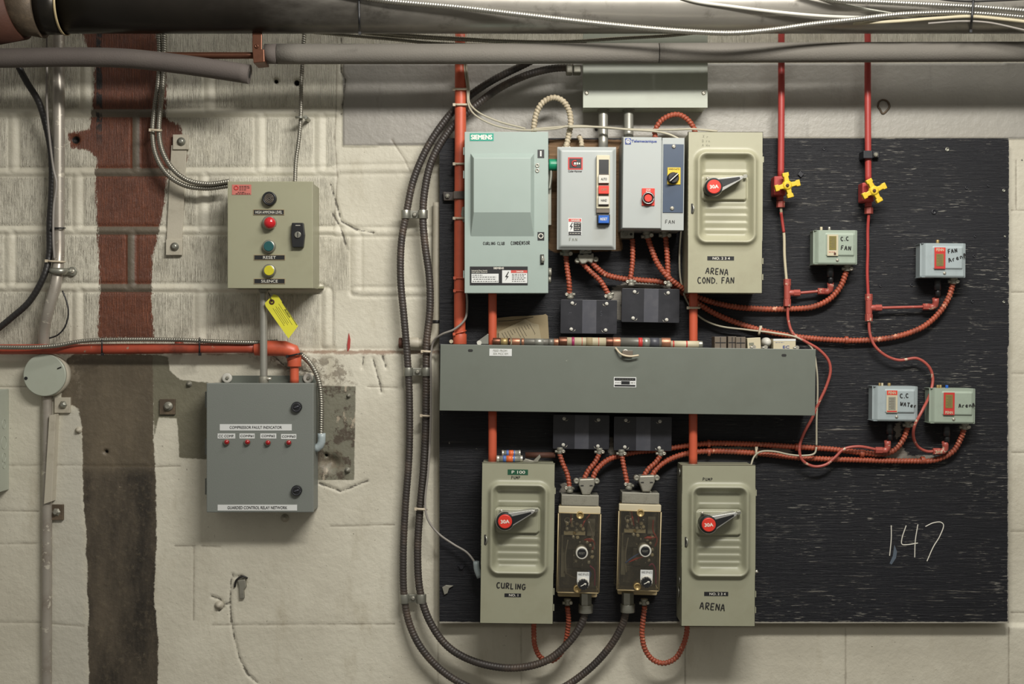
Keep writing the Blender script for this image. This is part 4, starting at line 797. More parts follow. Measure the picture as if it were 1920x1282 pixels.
tie(r, 674, 62, 672, -45, .292, .14, 'black', 2); tie(r, 1820, 58, 1829, -45, .318, .16, 'black', 2.2)
# foam insulated pipes
def foam_end(par, x, y, d, dx, r):
    g = G(); g.tube([(x-dx*.5, y, d), (x+dx*.25, y+.04, d)], r, 20, step=.5); part(par, 'bore_shade_disc', g, 'ink')
r = thing('foam_tube', 'dark foam pipe insulation sagging at left with an open cut end', 'insulation', (470, 157, .2))
g = G(); g.tube([(-80, 108, .2), (0, 109, .2), (120, 107, .2), (230, 109, .2), (320, 118, .2), (400, 129, .2), (468, 139.5, .2)], 18, 28); part(r, 'foam_sleeve', g, 'foam')
g = G(); a, b = W(464, 138.9, .2), W(468.6, 139.6, .2); g.tube([a, b], L(7, .2), 20, step=.5, world=True); part(r, 'bore_shade_disc', g, 'ink')  # solid dark disc on the cut end; shade inside the bore put into its colour
r = thing('insulated_pipe', 'long horizontal pipe in dark grey foam insulation, with bare copper at its left', 'pipe', (1200, 120, .2))
g = G(); g.tube([(497, 101, .2), (520, 101, .2)], 18.5, 32, step=.5); part(r, 'foam_sleeve', g, 'foam'); g = G(); g.tube([(521, 101.3, .2), (900, 101, .2), (1234, 99.6, .2)], 18.8, 32, step=.05); part(r, 'foam_sleeve', g, 'foam2')
g = G(); g.tube([(1235.5, 99.5, .2), (1600, 98, .2), (2200, 96, .2)], 18.6, 32, step=.05); part(r, 'foam_sleeve', g, 'foam2')
g = G(); g.tube([(-60, 104, .19), (300, 104, .19), (500, 104, .19)], 6.5, 16, step=.05); part(r, 'copper_pipe', g, 'copper')
r = thing('copper_hanger', 'copper pipe hanger bracket with one screw, at the end of the insulated pipe', 'bracket', (484, 117, .2))
g = G(); g.box(473, 55, 491, 98, .215, .222); g.prism([(473, 92), (495, 92), (496, 116), (475, 118)], .17, .232); part(r, 'strap', g, 'copper', .0015); g = G(); g.lathe(481.5, 87, [(4, .22), (4, .224), (1.6, .225), (1.4, .221)], 20); part(r, 'screw', g, 'copper')
# left galvanised conduit with offset
r = thing('galvanised_conduit', 'upper length of silver-painted conduit at left, bending into the round box', 'conduit', (82, 662, .03))
g = G(); g.tube([(109, 30, .03), (110, 200, .03), (110, 420, .03), (110, 480, .035), (105, 530, .05), (90, 585, .05), (83, 620, .035), (82, 662, .025)], 11, 24, rfun=lambda t: 1.06 - .14*t); part(r, 'conduit_run', g, 'paintpipe')
tie(r, 98, 427.5, 122, 427.5, .05, .01, 'black', 1.4); tie(r, 86, 489, 121, 491, .055, .01, 'tiewhite', 1.8)
r = thing('pipe_strap', 'one-hole steel strap holding the bent silver conduit at left', 'clamp', (118, 515, 0))
g = G(); g.tube([(97, 507, .03), (99, 508, .055), (107, 508.5, .064), (117, 508.5, .06), (122, 508.5, .03), (124, 508.5, .008), (135, 508.5, .006)], 6.5, 8); g.disc(135, 508.5, 8.5, 0, .009, 20); part(r, 'strap', g, 'steel', .0008); screw(r, 135, 508.5, .009, 4.5)
r = thing('round_junction_box', 'round pale grey conduit box with a dented disc cover at left', 'box', (84, 742, 0))
g = G(); g.lathe(86, 703, [(40, -.005), (40, .04)], 40); part(r, 'box_body', g, 'wallpaint'); g = G(); g.lathe(83, 703, [(40, .040), (40, .0455), (38.5, .0475)], 48); part(r, 'disc_cover', g, 'jbox')
g = G(); g.line([(108, 691), (115, 688)], 1.3, .048); part(r, 'cover_slot', g, 'ink'); g = G(); g.lathe(48.5, 709, [(3.2, .045), (3.2, .0485)], 10); part(r, 'cover_screw', g, 'black')
r = one('galvanised_conduit', 'lower length of paint-crusted conduit running down from the round box', 'conduit', [(88, 735, .02), (88, 1000, .02), (87, 1440, .02)], 9.5, 'paintpipe', seg=20, step=.02)
one('black_cable', 'thick black cable looping down beside the silver conduit to the left edge', 'cable', [(25, 105, .12), (48, 150, .1), (72, 190, .07), (86, 235, .05), (96, 290, .04), (97, 350, .035), (93, 420, .035), (92, 480, .04), (82, 518, .05), (55, 565, .05), (20, 597, .05), (-40, 645, .05)], 6.2, 'blackcable', pitch=7, amp=.05, seg=14)
one('thin_grey_wire', 'thin grey wire hanging in front of the black cable at left', 'wire', [(88, 40, .1), (88, 130, .1), (88, 200, .08), (93, 260, .07), (100, 315, .06), (106, 345, .06), (101, 385, .06), (100, 450, .06), (102, 485, .055)], 2.2, 'wire', seg=8)
one('thin_black_wire', 'short black wire looping right of the bent conduit at left', 'wire', [(117, 545, .03), (125, 566, .03), (128, 588, .03), (122, 612, .03), (108, 628, .03), (92, 634, .03)], 1.5, 'black', seg=8)
# steel flex
r = thing('steel_flex_pair', 'pair of bare steel flexible conduits curving into the alarm box', 'conduit', (427, 350, .06))
g = G(); g.tube([(296, 40, .04), (299, 100, .04), (297, 150, .04), (289, 210, .04), (286, 250, .045), (292, 290, .05), (312, 325, .05), (345, 347, .05), (385, 353, .05), (430, 348, .05)], 5, **FS); part(r, 'flex_run', g, 'flex')
g = G(); g.tube([(307, 40, .045), (308, 100, .045), (306, 150, .045), (300, 210, .045), (298, 248, .05), (305, 285, .055), (325, 318, .06), (352, 338, .06), (390, 345, .06), (430, 340, .06)], 5, **FS); part(r, 'flex_run', g, 'flex')
tie(r, 281, 243.5, 302, 244.5, .062, .03, 'tiewhite', 2.2)
r = thing('steel_flex', 'single thin steel flexible conduit dropping into the top of the alarm box', 'conduit', (554, 338, .05))
g = G(); g.tube([(571, 40, .04), (569, 90, .04), (565, 150, .04), (564, 215, .04), (560, 265, .045), (555, 300, .05), (553, 342, .06)], 4, **FS); part(r, 'flex_run', g, 'flex')
g = G(); g.tube([(555, 220, .05), (563, 220, .058), (572, 220, .045)], 2.4, 8); g.disc(572.5, 219.5, 4, .0, .05, 12); part(r, 'strap_screw', g, 'steel')
one('steel_flex', 'dark steel flexible conduit lying along the top of the horizontal red pipe', 'conduit', [(-60, 650, .075), (60, 651, .075), (105, 648, .07), (150, 640, .065), (200, 637, .065), (330, 637, .065), (420, 641, .065), (486, 642, .06), (520, 640, .03)], 4.3, 'flex', **FS)
# horizontal red pipe
r = thing('red_wall_pipe', 'horizontal orange-red pipe at left with a large elbow dropping into the relay cabinet', 'pipe', (552, 716, .05))
g = G(); g.tube([(-80, 655, .04), (200, 654, .045), (486, 652, .05)], 9.5, 20, step=.03); part(r, 'pipe_run', g, 'orangedark'); g = G(); g.tube([(165, 654.1, .0402), (306, 653.6, .0442)], 9.9, 20, step=.03); part(r, 'sooty_section', g, 'flange', label='soot-blackened stretch of pipe')
collar(r, (478, 652.5, .05), (492, 652.5, .05), 14, 'orange'); g = G(); g.tube([(330, 650, .03), (342, 650, .03)], 12.5, 20, step=.03); part(r, 'coupling', g, 'orangedark'); g = G(); g.tube([(487, 653, .05), (525, 653, .05), (543, 655, .05), (551.5, 663, .05), (552, 672, .05)], 14.5, 28); part(r, 'elbow', g, 'orange')
collar(r, (552, 666, .05), (552, 687, .05), 13, 'orange'); g = G(); g.tube([(552, 680, .05), (552, 718, .05)], 8.3, 20); part(r, 'drop_pipe', g, 'orange')
tie(r, 191, 664, 191, 634, .075, .02, 'black', 1.6); tie(r, 374, 664, 374, 634, .075, .02, 'black', 1.6); tie(r, 538, 668, 566, 662, .075, .02, 'black', 1.6)
r = thing('zinc_conduit', 'thin vertical zinc conduit joining the alarm box to the relay cabinet', 'conduit', (495, 716, .08))
g = G(); g.tube([(494, 538, .085), (494, 600, .085), (494.5, 717, .085)], 7, 18, step=.02); part(r, 'conduit_run', g, 'emt'); collar(r, (494.5, 706, .085), (494.5, 719, .085), 9, 'zinc', 'connector'); g = G(); g.cyl((497, 710, .09), (509, 710, .09), 3, 8); part(r, 'set_screw', g, 'steelbright'); collar(r, (494, 541, .085), (494, 547, .085), 9, 'zinc', 'connector')
g = G(); g.cyl((500, 544, .085), (508, 544, .085), 2.5, 8); part(r, 'set_screw', g, 'steelbright')
# yellow tag
r = thing('inspection_tag', 'yellow paper tag hanging askew below the alarm box', 'tag', (510, 566, .1)); d = .105
g = G(); g.prism([(496.5, 568), (498, 574), (541, 634.5), (559, 611), (521, 554), (513, 551.5)], d, d+.0006); part(r, 'tag_card', g, 'yellowtag')
g = G(); g.lathe(509.8, 566, [(5.2, d), (5.2, d+.0014), (2, d+.0014), (1.8, d)], 20); part(r, 'reinforcement', g, 'rust'); g = G(); g.tube([(509.8, 566, d+.002), (507, 556, d+.004), (503, 548, .1)], .7, 6); part(r, 'tie_wire', g, 'black')
g = G(); g.text('Action', 539, 587, 18, 4.2, d+.001, .02, 57); 
for k, (ln, off) in enumerate(((58, -7.5), (52, -3), (40, 2), (46, 6), (36, 10), (44, 14))):
    u = math.radians(57); cx_, cy_ = 533 - off*math.sin(u)*.9 + (4 if k == 0 else 0), 590 + off*math.cos(u)*.55
    g.line([(cx_-ln/2*math.cos(u)*.9, cy_-ln/2*math.sin(u)*.9), (cx_+ln/2*math.cos(u)*.9, cy_+ln/2*math.sin(u)*.9)], .32 if k else .5, d+.0006)
part(r, 'printing', g, 'ink', fix=False)
# flex beside cabinet
r = thing('steel_flex', 'bare steel flexible conduit arching down the right side of the relay cabinet', 'conduit', (600, 840, .04))
g = G(); g.tube([(552, 660, .03), (568, 668, .04), (585, 686, .05), (597, 712, .05), (602, 745, .05), (602, 816, .05)], 5.2, **FS); part(r, 'flex_run', g, 'flex')
g = G(); g.tube([(603, 812, .05), (603, 822, .05), (602, 832, .05), (596, 839, .05), (588, 842, .05)], 7.5, 14); part(r, 'elbow_connector', g, 'penn', label='blue-grey elbow connector')
# black conduits
PA = [(1040, 92, .06), (985, 120, .06), (925, 150, .055), (880, 180, .05), (846, 212, .045), (806, 268, .045), (776, 335, .045), (762, 400, .045), (753, 450, .045), (751, 520, .045), (757, 590, .045), (763, 660, .045), (767, 730, .045), (767, 850, .045), (760, 950, .045), (756, 1040, .045), (758, 1120, .045), (768, 1170, .045), (790, 1215, .05), (830, 1258, .05), (880, 1288, .055), (960, 1312, .06), (1040, 1296, .06), (1100, 1258, .06), (1145, 1210, .07), (1168, 1168, .08), (1175, 1140, .09)]
PB = [(1075, 127, .06), (1040, 128, .06), (990, 140, .065), (935, 166, .06), (880, 208, .055), (842, 245, .05), (810, 300, .05), (796, 360, .05), (793, 410, .05), (797, 460, .05), (805, 520, .05), (806, 580, .05), (800, 640, .05), (799, 700, .05), (798, 800, .05), (794, 880, .05), (787, 960, .05), (783, 1040, .05), (788, 1110, .05), (806, 1165, .055), (840, 1212, .06), (890, 1240, .065), (960, 1252, .075), (1025, 1238, .085), (1070, 1200, .09), (1092, 1165, .09), (1098, 1140, .09)]
ra_ = thing('black_flex_conduit', 'outer of two long black flexible conduits looping down left of the board', 'conduit', (960, 1312, .06), 'long black flexible conduits')
g = G(); g.tube(PA, 7, **FB); part(ra_, 'flex_run', g, 'blackflex')
rb_ = thing('black_flex_conduit', 'inner of two long black flexible conduits, ending under the clear starter by the CURLING switch', 'conduit', (960, 1252, .06), 'long black flexible conduits')
g = G(); g.tube(PB, 7.2, **FB); part(rb_, 'flex_run', g, 'blackflex')
for rr_, x, y, s_ in ((ra_, 1177, 1132, -1), (rb_, 1098, 1133, 1)):
    collar(rr_, (x, y-22, .09), (x, y+2, .09), 11.5, 'steel', 'gland_body', 6); collar(rr_, (x, y, .09), (x, y+15, .09), 14, 'steel', 'gland_nut', 12)
g = G(); g.box(1062, 121, 1074, 137, .05, .085); g.box(1075, 121, 1090, 136, .04, .08); part(rb_, 'box_connector', g, 'zinc', .003)
tie(rb_, 791, 658.5, 808, 659.5, .068, .04, 'tiewhite', 2.3); tie(rb_, 789, 779, 806, 780, .068, .04, 'tiewhite', 2); tie(rb_, 779, 954, 799, 955, .068, .04, 'tiewhite', 2.3); tie(ra_, 768, 200, 768, 200, .0, .0) if 0 else None
def two_clamp(y, xa, xb, lab, h=8):
    r = thing('conduit_clamp', lab, 'clamp', ((xa+xb)/2, y+h, 0), 'two-conduit steel clamps')
    for x, dd in ((xa, .045), (xb, .05)):
        g = G(); g.tube([(x, y-h, dd), (x, y+h, dd)], 9.2, 20, step=.5); part(r, 'saddle', g, 'steel', .0006)
    g = G(); g.box(xa+7, y-h+1, xb-6, y+h-1, .028, .040); q = part(r, 'centre_plate', g, 'steel', .001); g = G(); g.lathe((xa+xb)/2, y, [(4.5, .04), (4.5, .045), (2, .047)], 12); part(r, 'screw', g, 'zinc')
two_clamp(402, 761, 793, 'topmost steel clamp joining the two black conduits'); two_clamp(697, 765.5, 799.5, 'middle steel clamp joining the two black conduits, beside the wireway end'); two_clamp(1122, 758.5, 790, 'lowest steel clamp joining the two black conduits', 8.5)
# cream pipe behind with cap
r = thing('painted_drain_pipe', 'cream painted pipe elbow with rusty cap behind the black conduits', 'pipe', (752, 655, 0))
g = G(); g.tube([(820, 380, .018), (819, 500, .018), (819, 600, .02), (816, 625, .022), (806, 640, .024), (795, 643, .025), (765, 643, .025)], 8.3, 20); part(r, 'pipe_run', g, 'wallpaint')
collar(r, (819, 600, .02), (819, 606, .02), 9.4, 'blackcable', 'union_ring'); collar(r, (786, 643, .025), (764, 643, .025), 10.5, 'wallpaint', 'fitting'); collar(r, (757, 643, .025), (748, 643, .025), 10, 'rust', 'end_cap')
# orange riser
r = thing('orange_riser', 'tall vertical orange conduit left of the sage green fusible switch', 'conduit', (863, 645, .07))
g = G(); g.tube([(864, 60, .075), (863, 300, .075), (862, 500, .075), (862, 644, .075)], 10.8, 24, step=.02); part(r, 'conduit_run', g, 'orange'); collar(r, (862, 626, .075), (862, 645, .075), 13, 'orange', 'coupling', 24)
for y in (167, 196, 307, 409): tie(r, 851, y, 877, y, .092, .06, 'tiewhite', 2.2)
for y in (521, 545): tie(r, 852, y, 873, y, .0905, .06, 'orange', 2)
tie(r, 851, 626, 873, 620, .093, .06, 'orange', 1.6)
r = thing('beam_clamp', 'black iron conduit clamp across the orange riser, at the board edge', 'clamp', (848, 376, PW))
g = G(); g.prism([(830, 359), (846, 360), (870, 357), (870, 374), (850, 376), (832, 376)], PW, .06); g.box(850, 358, 872, 373, .06, .095); part(r, 'clamp_body', g, 'blackflex', .002); g = G(); g.lathe(839, 367, [(4.6, .058), (4.6, .065), (2, .067)], 6, False); part(r, 'bolt', g, 'zinc')
g = G(); g.prism([(866, 388), (873, 386), (874, 415), (868, 417), (864, 402)], .06, .09); single('conduit_lug', 'small grey lug beside the orange riser and the sage green box', 'lug', g, 'zinc', (868, 417, .06), bevel=.002)
for x, y0, y1, lab in ((923.5, 540, 655, 'short orange conduit between the sage green box and the wireway'), (923.5, 765, 868, 'short orange conduit between the wireway and the CURLING switch'), (1300, 540, 660, 'short orange conduit between the COND. FAN switch and the wireway'), (1299.5, 765, 872, 'short orange conduit between the wireway and the lower ARENA switch')):
    r = thing('orange_conduit', lab, 'conduit', (x, y1, .09), 'short orange conduits')
    g = G(); g.tube([(x, y0, .1), (x, y1, .1)], 8, 20, step=.02); part(r, 'conduit_run', g, 'orange')
    if (x, y0) == (1300, 540): tie(r, 1290, 577, 1311, 577, .113, .09, 'tiewhite', 2.2)
    if y1 > 860: collar(r, (x, y1-3, .1), (x, y1+2, .1), 10, 'zinc', 'locknut')
# ---- red flexible conduits with squeeze connectors
def redflex(lab, pts, ends=(), r_=5.4, extra=(), m='redflex', name='red_flex_conduit', group='red painted flexible conduits'):
    t = thing(name, lab, 'conduit', max(pts, key=lambda p: p[1]), group)
    g = G(); g.tube(pts, r_, **FL); part(t, 'flex_run', g, m)
    for e in ends: connector(t, *e)
    for e in extra: tie(t, *e) if len(e) < 7 else collar(t, (e[0]-e[7], (e[1]+e[3])/2, .06), (e[0]+e[7], (e[1]+e[3])/2, .06), 7.2, e[6], 'painted_clip', 20)
    return t
redflex('short red flexible conduit from the left motor starter straight down to the S box', [(1061, 478, .1), (1063, 500, .1), (1067, 530, .1), (1068, 552, .09)], ((1062, 471, .1), (1069, 555, .09, 180, 'zinc', .8)))
t = redflex('short red flexible conduit slanting from the left motor starter to the S box', [(1090, 490, .1), (1103, 505, .1), (1126, 527, .1), (1141, 552, .09)], ((1143, 556, .09, 200, 'zinc', .8),))
r = thing('duplex_connector', 'cast metal two-way cable connector under the left motor starter', 'connector', (1100, 495, .1)); g = G(); g.prism([(1084, 476), (1113, 474), (1114, 484), (1110, 494), (1102, 490), (1098, 494), (1090, 495), (1084, 486)], .07, .118); part(r, 'casting', g, 'zinc', .003)
for x, y in ((1083, 488), (1117, 486)):
    g = G(); g.lathe(x, y, [(5.5, .085), (5.5, .112), (3, .115), (2, .112)], 14); part(r, 'ear_screw', g, 'zinc')
g = G(); g.rrect(1088, 475, 1094, 478, 1.2, .117, .1186); g.rrect(1103, 474.5, 1109, 477.5, 1.2, .117, .1186); part(r, 'slot', g, 'ink')
redflex('long red flexible conduit from the left motor starter, crossing right to the FAN ARENA control', [(1107, 488, .1), (1117, 500, .1), (1135, 514, .09), (1165, 522, .08), (1200, 525, .07), (1250, 531, .07), (1280, 549, .06), (1312, 571, .06), (1345, 590, .06), (1390, 608, .06), (1440, 622, .06), (1500, 632, .06), (1560, 637, .06), (1620, 638, .06), (1680, 631, .06), (1730, 613, .065), (1762, 585, .07), (1780, 555, .075), (1787, 530, .08)], ((1788, 524, .085, 0, 'zinc', .9),), 5.8, extra=((1426, 613, 1423, 627, .074, .05), (1587, 629, 1587, 646, .074, .05, 'redflex', 3)))
redflex('red flexible conduit from the navy-panel starter, crossing right to the C.C FAN control', [(1214, 444, .09), (1221, 465, .09), (1232, 492, .092), (1250, 517, .096), (1272, 535, .085), (1295, 551, .06), (1325, 563, .06), (1370, 574, .06), (1425, 579, .06), (1480, 579, .06), (1525, 575, .065), (1556, 560, .07), (1577, 535, .075), (1587, 508, .08)], ((1213, 438, .09, 10), (1589, 500, .085, 0, 'zinc', .9)), 5.8)
redflex('red flexible conduit from the zinc lug straight down to the right black box', [(1186, 448, .09), (1186, 490, .09), (1182, 524, .09)], ((1183, 531, .09, 180, 'zinc', .8),), 5.2)
redflex('red flexible conduit from the navy-panel starter down to the right black box, right end', [(1248, 444, .095), (1251, 480, .095), (1253, 524, .095)], ((1247, 437, .09), (1254, 533, .09, 180, 'zinc', .8)), 5.4)
redflex('red flexible conduit under the left lower black box, leaning right to the clear starter', [(1049, 850, .09), (1055, 868, .09), (1064, 890, .09), (1068, 912, .09)], ((1050, 843, .09, 0, 'zinc', .8), (1068, 918, .09, 180, 'zinc', .8)), 5)
redflex('red flexible conduit slanting from the left lower black box to the first duplex connector', [(1124, 850, .09), (1116, 866, .09), (1103, 882, .09), (1095, 898, .09)], ((1124, 844, .09, 0, 'zinc', .8),), 5.2)
redflex('upper long red flexible conduit crossing right to the C.C WATER control', [(1111, 899, .09), (1118, 882, .09), (1138, 863, .08), (1165, 853, .07), (1195, 847, .065), (1240, 843, .06), (1290, 835, .06), (1330, 831, .06), (1400, 832, .06), (1500, 838, .06), (1560, 842, .06), (1620, 849, .06), (1655, 851, .06), (1678, 843, .065), (1694, 823, .07), (1702, 800, .075)], ((1703, 793, .085, 0, 'zinc', .9),), 5.5, extra=((1329, 822, 1329, 841, .074, .05, 'redflex', 2.5), (1495, 828, 1495, 848, .074, .05, 'redflex', 4), (1616, 840, 1616, 860, .074, .05, 'redflex', 3.5)))
redflex('red flexible conduit below the right lower black box, leaning to the second clear starter', [(1166, 854, .09), (1170, 876, .09), (1176, 905, .09)], ((1165, 847, .09, 0, 'zinc', .8), (1179, 912, .09, 170, 'zinc', .8)), 5)
redflex('red flexible conduit slanting from the right lower black box to the second duplex connector', [(1239, 853, .09), (1230, 866, .09), (1215, 880, .09), (1206, 895, .09)], ((1239, 847, .09, 0, 'zinc', .8),), 5.2)
redflex('lower long red flexible conduit crossing right to the ARENA pressure control', [(1221, 896, .09), (1230, 880, .085), (1250, 864, .075), (1280, 852, .065), (1320, 846, .06), (1400, 848, .06), (1500, 858, .06), (1600, 862, .06), (1700, 864, .06), (1755, 862, .06), (1787, 846, .065), (1801, 823, .07), (1808, 802, .08)], ((1809, 797, .085, 0, 'zinc', .9),), 5.6, extra=((1329, 838, 1329, 857, .074, .05, 'redflex', 2.5), (1730, 853, 1730, 872, .074, .05, 'redflex', 3.5), (1418, 840, 1418, 857, .074, .05)))
redflex('small red flexible conduit loop hanging under the CURLING switch and clear starter', [(1001, 1165, .09), (1001, 1185, .085), (1003, 1210, .08), (1014, 1232, .07), (1036, 1238, .06), (1056, 1218, .06), (1064, 1185, .07), (1066, 1160, .08), (1064, 1138, .09)], ((1064, 1127, .09, 0, 'zinc', .8),), 5.2)
redflex('red flexible conduit loop between the second clear starter and the lower ARENA switch', [(1209, 1136, .09), (1206, 1160, .085), (1204, 1190, .08), (1210, 1218, .075), (1225, 1237, .07), (1245, 1243, .07), (1266, 1234, .075), (1280, 1212, .08), (1287, 1190, .085), (1289, 1170, .09)], ((1208, 1127, .09, 0, 'zinc', .8),), 5.4)
redflex('orange flexible conduit hooped above the starter with the navy panel', [(1231, 268, .08), (1228, 248, .08), (1238, 228, .085), (1255, 217, .09), (1273, 215, .09), (1290, 225, .085), (1302, 243, .08), (1304, 262, .08)], (), 5.4, group='painted hoops above the starters')
redflex('cream painted flexible conduit hooped above the sage green switch', [(1001, 262, .08), (1001, 240, .08), (1006, 212, .085), (1018, 192, .09), (1038, 183, .09), (1056, 190, .09), (1067, 208, .085), (1070, 230, .085), (1066, 255, .08), (1061, 280, .08)], ((1062, 274, .08, 0, 'cream', .7),), 6.0, m='cream', name='cream_flex_conduit', group='painted hoops above the starters')
for cx_, cy_, lab in ((1100, 906, 'left cast duplex connector on top of the clear starters'), (1213, 900, 'right cast duplex connector on top of the clear starters')):
    r = thing('duplex_connector', lab, 'connector', (cx_, cy_+20, .09)); g = G(); g.prism([(cx_-14, cy_-8), (cx_+15, cy_-9), (cx_+15, cy_+4), (cx_+10, cy_+14), (cx_+6, cy_+22), (cx_-8, cy_+22), (cx_-11, cy_+13), (cx_-15, cy_+3)], .07, .115); g.box(cx_-9, cy_+20, cx_+9, cy_+25, .07, .105); part(r, 'casting', g, 'zinc', .003)
    for s_ in (-1, 1):
        g = G(); g.lathe(cx_+s_*19, cy_-4, [(5.5, .085), (5.5, .108), (3.2, .111), (2.2, .109)], 16); part(r, 'ear_screw', g, 'zinc'); g = G(); g.rrect(cx_+s_*8.5-3, cy_+3.2, cx_+s_*8.5+3, cy_+5.4, 1, .114, .1157); part(r, 'slot', g, 'ink')
g = G(); g.tube([(1085, 255, .07), (1089, 262, .075), (1091, 275, .08)], 5, **FL); single('cream_flex_conduit', 'short stub of cream flexible conduit behind the top of the left motor starter', 'conduit', g, 'cream', (1091, 275, .08))
for x, y1, lab in ((1131, 280, 'left of two short zinc nipples under the pale pull box'), (1178.5, 262, 'right of two short zinc nipples under the pale pull box')):
    r = thing('conduit_nipple', lab, 'conduit', (x, y1, .05)); g = G(); g.tube([(x, 198, .045), (x, y1, .07)], 9, 20, step=.02); part(r, 'nipple', g, 'emt'); collar(r, (x, 205, .046), (x, 208.5, .046), 11.5, 'zinc', 'locknut')
# ---- control wires
one('grey_control_wire', 'grey wire from under the sage green box down to the CURLING switch', 'wire', [(874, 540, .09), (876, 570, .1), (872, 598, .1), (852, 617, .1), (828, 627, .09), (813, 640, .07), (808, 665, .062), (808, 720, .06), (807, 800, .06), (803, 880, .06), (797, 945, .065), (803, 975, .07), (822, 1000, .07), (850, 1020, .07), (876, 1036, .08), (892, 1056, .09)], 2.1, 'wire', seg=8)
g = G(); g.tube([(893, 1052, .1), (894, 1066, .1), (900, 1082, .1)], 6, 12); single('wire_connector', 'blue-grey connector on the left side of the CURLING switch', 'connector', g, 'penn', (893, 1085, .1))
one('grey_control_wire', 'grey wire bundle running down the orange riser, lower strand', 'wire', [(869, 40, .08), (870, 120, .085), (876, 165, .085), (878, 195, .09), (888, 213, .1), (920, 232, .1), (960, 242, .1), (1000, 244, .1), (1050, 240, .1), (1062, 236, .1)], 1.8, 'creamwire', seg=8)
one('grey_control_wire', 'grey wire bundle running down the orange riser, upper strand', 'wire', [(872, 40, .08), (874, 120, .085), (879, 165, .085), (880, 192, .09), (895, 209, .1), (930, 226, .1), (985, 241, .1)], 1.8, 'creamwire', seg=8)
one('cream_control_wire', 'cream wire strung across above the starters to the COND. FAN switch', 'wire', [(1000, 242, .1), (1050, 238, .1), (1085, 236, .1), (1140, 240, .1), (1200, 243, .1), (1260, 243, .1), (1300, 242, .1), (1345, 246, .1)], 2.1, 'creamwire', seg=8)
one('cream_control_wire', 'cream wire dipping to the top of the starter with the navy panel', 'wire', [(1066, 238, .105), (1120, 238, .105), (1180, 243, .105), (1225, 246, .11), (1255, 252, .12), (1274, 261, .12)], 2.1, 'creamwire', seg=8)
one('grey_control_wire', 'grey wire running right from the COND. FAN switch to behind the wireway end', 'wire', [(1278, 420, .07), (1274, 480, .07), (1277, 530, .07), (1290, 568, .07), (1312, 594, .07), (1345, 610, .07), (1400, 618, .07), (1450, 624, .075), (1495, 633, .08), (1522, 652, .08), (1531, 690, .08), (1533, 730, .08), (1531, 790, .08), (1531, 835, .08)], 1.8, 'creamwire', seg=8)
one('grey_control_wire', 'grey wire looping along the lower red conduits to the lower ARENA switch', 'wire', [(1531, 838, .08), (1527, 850, .08), (1505, 854, .08), (1480, 852, .08), (1450, 846, .08), (1425, 847, .08), (1414, 856, .08), (1408, 872, .09)], 1.8, 'creamwire', seg=8)
# ---- overhead cables in front of the big pipe
o5 = .30
r = thing('bright_steel_flex', 'bright steel flexible conduit draped in a long sag across the big overhead pipe', 'conduit', (1360, 66, o5))
g = G(); g.tube([(640, -12, o5), (720, 1, o5), (860, 14, o5), (980, 28, o5), (1100, 42, o5), (1200, 52, o5), (1290, 59, o5), (1370, 62, o5), (1440, 57, o5), (1520, 46, o5), (1600, 37, o5), (1690, 27, o5), (1790, 23, o5), (1850, 26, o5), (1930, 33, o5), (2050, 45, o5)], 5.4, **FS); part(r, 'flex_run', g, 'flexbright')
one('bright_steel_flex', 'bright steel flexible conduit at upper right, above the sagging one', 'conduit', [(1500, -14, o5+.01), (1560, 0, o5+.01), (1650, 4, o5+.01), (1750, 9, o5+.01), (1830, 13, o5+.01), (1930, 21, o5+.01), (2050, 30, o5+.01)], 5, 'flexbright', **FS)
one('pale_cable', 'pale round cable slanting down across the right half of the big pipe', 'cable', [(1240, -16, o5-.01), (1300, 2, o5-.01), (1370, 12, o5-.01), (1450, 22, o5-.01), (1540, 30, o5-.012), (1640, 34, o5-.014), (1720, 38, o5-.012)], 3.2, 'white', seg=10)
one('grey_cable', 'grey cable crossing behind the bright flexible conduits at upper right', 'cable', [(1490, -20, o5-.008), (1560, 2, o5-.008), (1620, 16, o5-.008), (1680, 26, o5-.008), (1760, 36, o5-.01), (1850, 41, o5-.01), (1930, 60, o5-.02), (2050, 90, o5-.02)], 2.6, 'steel', seg=8)
one('beige_cable', 'beige cable under the bright flexible conduits at upper right', 'cable', [(1600, 44, o5-.02), (1680, 40, o5-.006), (1760, 34, o5-.004), (1820, 31, o5), (1880, 36, o5), (1940, 43, o5), (2050, 60, o5)], 3.3, 'ivory', seg=10)
one('grey_cable', 'thin grey cable curving down to the right frame edge below the beige cable', 'cable', [(1740, 44, o5-.01), (1800, 40, o5-.004), (1850, 42, o5), (1900, 52, o5), (1960, 66, o5), (2050, 90, o5)], 2, 'wire', seg=8)
one('dark_cable', 'thin dark cable along the top right corner', 'cable', [(1700, -10, o5+.015), (1800, 2, o5+.015), (1870, 1, o5+.015), (1960, -4, o5+.015)], 2, 'blackcable', seg=8)
# conduits seen in the gap beneath the big pipe
for i, (pts, lab) in enumerate((([(560, 58, .12), (650, 66, .12), (740, 74, .12), (800, 80, .12), (880, 84, .12), (960, 84, .12), (1100, 80, .12)], 'dark flexible conduit lowest in the gap under the big pipe'), ([(700, 60, .13), (780, 67, .13), (860, 72, .13), (960, 77, .13), (1060, 78, .13), (1160, 72, .13), (1260, 66, .13), (1330, 58, .13)], 'dark flexible conduit curving through the gap under the big pipe'), ([(640, 56, .11), (720, 66, .11), (800, 71, .11), (880, 75, .11), (960, 79, .11), (1060, 83, .11)], 'dark flexible conduit in the gap under the big pipe, between two others'))):
    one('dark_steel_flex', lab, 'conduit', pts, 3.6, 'flex', 'conduits in the gap under the big pipe', **FS)
